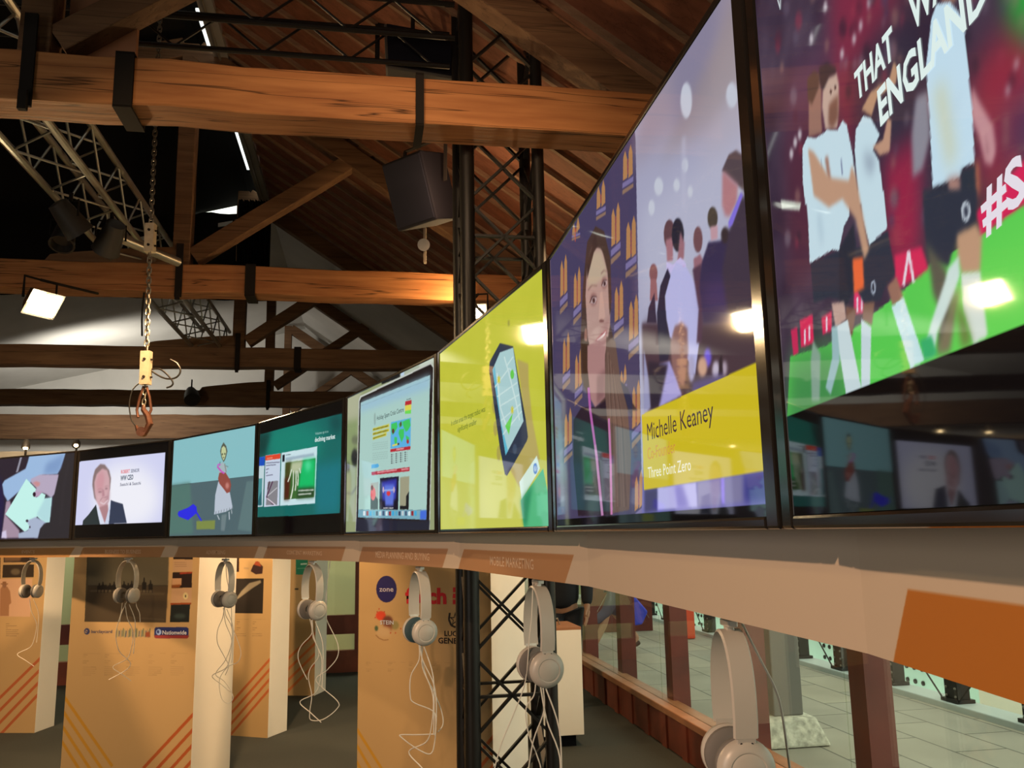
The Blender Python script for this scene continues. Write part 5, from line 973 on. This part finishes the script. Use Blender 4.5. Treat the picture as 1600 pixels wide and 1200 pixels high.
HP = [ # px x, segment, top px y, bottom px y, extra turn, label, cables
 (50, 0, 872, 934, 18, 'pale headphones hanging leftmost before the long coat picture', [[(46, 935), (49, 955), (57, 975), (53, 1000), (46, 1012), (27, 1022), (40, 1032), (53, 1041)], [(52, 936), (60, 958), (59, 985), (57, 1004)]]),
 (199, 1, 873, 942, 16, 'cream headphones hanging before the dark horse picture', [[(191, 942), (189, 958), (185, 972), (181, 990), (183, 1008), (188, 1020), (200, 1031), (204, 1038), (197, 1047), (170, 1062)], [(198, 940), (190, 958), (187, 972)], [(212, 931), (213, 946), (218, 958), (219, 972)]]),
 (351, 2, 877, 949, 6, 'grey headphones hanging before the bright white pillar side', [[(350, 949), (348, 965), (340, 985), (340, 1005), (350, 1025), (357, 1040), (352, 1055)], [(351, 949), (353, 962), (362, 980), (362, 1005), (352, 1032), (337, 1053), (350, 1064), (361, 1080), (364, 1092), (356, 1099), (346, 1090), (343, 1062), (356, 1042), (372, 1034), (376, 1016), (365, 985)], [(353, 868), (354, 900), (361, 940), (362, 980)]]),
 (488, 3, 879, 968, 6, 'grey headphones hanging before the green poster pillar', [[(484, 967), (487, 980), (489, 996), (497, 1013), (497, 1028), (485, 1044), (482, 1060), (487, 1087), (484, 1112), (486, 1125), (505, 1124), (526, 1108), (527, 1095), (494, 1064), (511, 1047), (527, 1027), (527, 1004), (510, 967), (509, 945), (512, 905), (517, 872)], [(488, 968), (487, 990), (470, 1010), (466, 1030), (480, 1062)]]),
 (656, 4, 886, 1006, -3, 'grey headphones with dark blue cushion hanging before the red fetch logo', [[(654, 1000), (655, 1030), (642, 1056), (641, 1087), (647, 1098), (675, 1110), (681, 1124), (679, 1160), (672, 1178), (650, 1169), (627, 1152), (627, 1148), (650, 1148), (681, 1147)], [(661, 1000), (660, 1042), (678, 1081), (690, 1112), (692, 1132), (684, 1144)], [(655, 1000), (660, 1030), (678, 1070), (682, 1110), (680, 1150)]]),
 (842, 5, 908, 1069, 0, 'grey headphones hanging before the right chords of the lattice column', [[(833, 905), (831, 960), (827, 1000), (821, 1064), (803, 1115), (785, 1158), (773, 1200), (768, 1230)], [(837, 1068), (834, 1087), (822, 1107), (825, 1143), (837, 1175), (845, 1200), (846, 1225)], [(848, 1070), (850, 1110), (834, 1155), (826, 1200), (824, 1225)]]),
 (1146, 6, 966, 1232, -8, 'large near headphones cropped by the bottom edge before the street', [[(1150, 955), (1188, 1030), (1211, 1075), (1222, 1115), (1234, 1200), (1240, 1240)]])]
for k, (px, seg, y0, y1, tr, lab, cabs) in enumerate(HP):
    a, b = OFF[seg], OFF[seg + 1]; bb = bear(px, (y0 + y1) / 2); d = b - a; n = np.array([d[1], -d[0]]) / np.linalg.norm(d); a = a - n * .035; Mx = np.array([[bb, -d[0]], [1, -d[1]]]); s = np.linalg.solve(Mx, a); Y = s[0]; X = bb * Y
    r = hp0 if k == 0 else copy_tree(hp0); r['label'] = lab; P3_ = np.array([X, Y, 0.]); nv = np.array([bb, 1., 0]); zt = min(at_plane(px, y0, P3_, nv)[2], FZ0 - .022); zb = at_plane(px, y1, P3_, nv)[2]; sc = (zt - zb) / .237
    r.location = (X, Y, zt); dirn = math.atan2(d[1], d[0]) ; r.rotation_euler = (0, 0, dirn + math.radians(tr)); r.scale = (min(sc, 1.15),) * 2 + (sc,)
    mi = (Matrix.Translation(r.location) @ r.rotation_euler.to_matrix().to_4x4() @ Matrix.Diagonal((*r.scale, 1))).inverted()
    if k == 4:
        for c_ in r.children:
            if c_.name.startswith('ear_cushion'): c_.material_slots[0].link = 'OBJECT'; c_.material_slots[0].material = MT['teal']
    for q, cb_ in enumerate(cabs):
        PP = smooth([at_plane(x, y, P3_ + np.array([0, -.012 * (q - 1), 0]), nv) for x, y in cb_], 5); m = MB(); m.tube(PP, .0021 if k < 5 else .0017, 6); m.v = [tuple(mi @ Vector(p)) for p in m.v]; m.build('cable', MT['cable'], r, True, local=True)
    # clip plate under the fascia
# ---------------------------------------------------------------- people
SK = mat('skin', (.46, .26, .17), .55); HR = mat('dark brown hair', (.03, .02, .012), .7)
def skin_body(name, verts, edges, radii, mt, parent, sub=2, root=0):
    me = bpy.data.meshes.new(name); mi = base_m(parent).inverted(); me.from_pydata([tuple(mi @ Vector([float(c) for c in v])) for v in verts], edges, []); me.materials.append(mt); o = bpy.data.objects.new(name, me); COL.objects.link(o); o.parent = parent
    md = o.modifiers.new('skin', 'SKIN'); md.use_smooth_shade = True
    if not me.skin_vertices: me.attributes.new('skin', 'FLOAT', 'POINT')
    for i, r in enumerate(radii): me.skin_vertices[0].data[i].radius = (r, r) if not hasattr(r, '__len__') else r
    for i in range(len(verts)): me.skin_vertices[0].data[i].use_root = i == root
    s = o.modifiers.new('sub', 'SUBSURF'); s.levels = s.render_levels = sub; return o
def person(label, base, face, pose, cloth, trouser, shoe, group=None):
    """pose gives joint offsets (right, forward, up) in metres"""
    base = np.array(base, float); fw_ = np.array([math.cos(face), math.sin(face), 0]); rt_ = np.array([fw_[1], -fw_[0], 0]); g = lambda p: base + rt_ * p[0] + fw_ * p[1] + np.array([0, 0, p[2]])
    r = thing('person', label, 'person', base); P = pose; V_, E_, R_ = [], [], []
    def add(p, rad, par=None):
        V_.append(g(p)); R_.append(rad)
        if par is not None: E_.append((par, len(V_) - 1))
        return len(V_) - 1
    pel = add((0, 0, .95), (.125, .09)); ab = add((0, .01, 1.10), (.115, .085), pel); chs = add((0, 0, 1.32), (.15, .095), ab); nk = add((0, 0, 1.47), .055, chs); n2 = add((0, .015, 1.53), .052, nk)
    h1 = add((0, .03, 1.60), (.068, .08), n2); h2 = add((0, .02, 1.68), (.078, .095), h1); add((0, .01, 1.75), (.05, .06), h2)
    hands = []
    for s, arm in ((-1, P['la']), (1, P['ra'])):
        sh = add((s * .17, 0, 1.40), .06, chs); el = add(arm[0], .042, sh); wr = add(arm[1], .027, el); dv = np.array(arm[1]) - np.array(arm[0]); dv = dv / np.linalg.norm(dv); pm = np.array(arm[1]) + dv * .06; pa = add(tuple(pm), (.036, .018), wr)
        sd = np.array([0, 1., 0])
        for q in range(4):
            f0 = pm + dv * .035 + sd * (q - 1.5) * .019; L = (.06, .072, .068, .052)[q]; a_ = add(tuple(f0), .009, pa); b_ = add(tuple(f0 + dv * L * .6 + np.array([-s * .008, 0, 0])), .008, a_); add(tuple(f0 + dv * L + np.array([-s * .02, 0, 0])), .0065, b_)
        t0 = np.array(arm[1]) + dv * .03 + sd * .028; a_ = add(tuple(t0), .011, wr); add(tuple(t0 + dv * .035 + sd * .018), .008, a_)
    for s, leg in ((-1, P['ll']), (1, P['rl'])):
        hp = add((s * .09, 0, .88), .075, pel); kn = add(leg[0], .055, hp); cf_ = add(tuple(np.array(leg[0]) * .62 + np.array(leg[1]) * .38 + np.array([0, -.02, 0])), .053, kn); an = add(leg[1], .034, cf_); add(leg[2], .032, an)
    skin_body('body', V_, E_, R_, SK, r)
    # clothes as slightly larger skins
    T_ = [(0, 0, .86), (0, .01, 1.10), (0, 0, 1.33), (0, 0, 1.45), (-.17, 0, 1.40), P['la'][0], tuple(np.array(P['la'][1]) * .93 + np.array(P['la'][0]) * .07), (.17, 0, 1.40), P['ra'][0], tuple(np.array(P['ra'][1]) * .93 + np.array(P['ra'][0]) * .07)]
    skin_body('jacket', [g(p) for p in T_], [(0, 1), (1, 2), (2, 3), (2, 4), (4, 5), (5, 6), (2, 7), (7, 8), (8, 9)], [(.19, .16), (.165, .14), (.20, .14), (.08, .075), .08, .068, .054, .08, .068, .054], cloth, r)
    if trouser is not None:
        T_ = [(0, 0, .98), (-.09, 0, .86), P['ll'][0], tuple(np.array(P['ll'][1]) + np.array([0, 0, P.get('hem', .02)])), (.09, 0, .86), P['rl'][0], tuple(np.array(P['rl'][1]) + np.array([0, 0, P.get('hem', .02)]))]
        skin_body('trousers', [g(p) for p in T_], [(0, 1), (1, 2), (2, 3), (0, 4), (4, 5), (5, 6)], [(.17, .14), .115, .08, .06, .115, .08, .06], trouser, r)
    for leg in (P['ll'], P['rl']): skin_body('shoe', [g(np.array(leg[1]) + (0, -.03, -.05)), g(np.array(leg[2]) + (0, -.02, -.005)), g(np.array(leg[2]) + (0, .10, -.012))], [(0, 1), (1, 2)], [(.042, .04), (.043, .034), (.036, .024)], shoe, r)
    skin_body('hair', [g((0, -.03, 1.60)), g((0, -.035, 1.70)), g((0, -.005, 1.765)), g((0, .05, 1.76))], [(0, 1), (1, 2), (2, 3)], [(.07, .05), (.088, .07), (.085, .05), (.06, .03)], HR, r)
    m = MB()
    for s in (-1, 1): m.lathe(g((s * .03, .108, 1.665)), fw_, [(-.01, .012), (0, .011), (.004, .004)], 10)
    m.build('eyes', MT['black'], r, True); m = MB(); m.tube([g((0, .105, 1.67)), g((0, .135, 1.625)), g((0, .112, 1.612))], [.007, .013, .01], 8); m.tube([g((-.025, .103, 1.582)), g((0, .113, 1.58)), g((.025, .103, 1.582))], .006, 6)
    for s in (-1, 1): m.lathe(g((s * .083, .01, 1.65)), rt_ * s, [(-.01, .02), (.006, .024), (.01, .012)], 12)
    m.build('face_features', SK, r, True); return r
navy = mat('near black navy suit', (.012, .014, .022), .8); gy = mat('grey blue skirt cloth', (.10, .11, .16), .85); dsh = mat('brown leather shoe', (.07, .04, .025), .6); blk = mat('black shoe', (.01, .01, .01), .4)
pin = at_z(868, 1085, 0); stand = dict(la=((-.24, -.02, 1.14), (-.25, .05, .90)), ra=((.24, -.02, 1.14), (.20, .20, 1.02)), ll=((-.10, .02, .50), (-.11, 0, .09), (-.12, .10, .03)), rl=((.10, .03, .50), (.11, .02, .09), (.12, .12, .03)))
person('person in a dark navy suit standing behind the white plinth', W(1.86, 8.1, 0), math.radians(250), stand, navy, navy, blk)
wk = dict(la=((-.23, -.12, 1.15), (-.24, -.10, .92)), ra=((.23, .08, 1.15), (.25, .20, .95)), ll=((-.09, .16, .52), (-.09, .34, .10), (-.09, .44, .035)), rl=((.09, .02, .50), (.09, -.30, .16), (.09, -.24, .07)), hem=.30)
pw = at_z(966, 1018, 0); walker = person('person walking past outside with bare calves, brown shoes and a blue bag', pw, math.radians(188), wk, gy, gy, dsh)
bg_ = thing('shoulder_bag', 'bright blue bag carried low by the person walking outside', 'bag', pw + np.array([.2, -.2, .36])); m = MB(); q = pw + np.array([.16, -.42, -.25]); m.prism([q + (-.10, 0, 1.02), q + (.02, 0, 1.02), q + (.20, 0, .80), q + (.12, 0, .64), q + (-.02, 0, .62), q + (-.10, 0, .70)], (0, .10, 0)); m.build('bag_body', mat('bright blue nylon', (.03, .05, .62), .5), bg_, bevel=.02); m = MB(); m.tube(smooth([q + (-.07, .05, 1.0), q + (-.05, .12, 1.08), q + (-.03, .19, 1.12), q + (-.01, .12, 1.08), q + (.0, .05, 1.02)], 5), .008, 6); m.build('strap', mat('blue strap', (.03, .05, .4), .6), bg_)
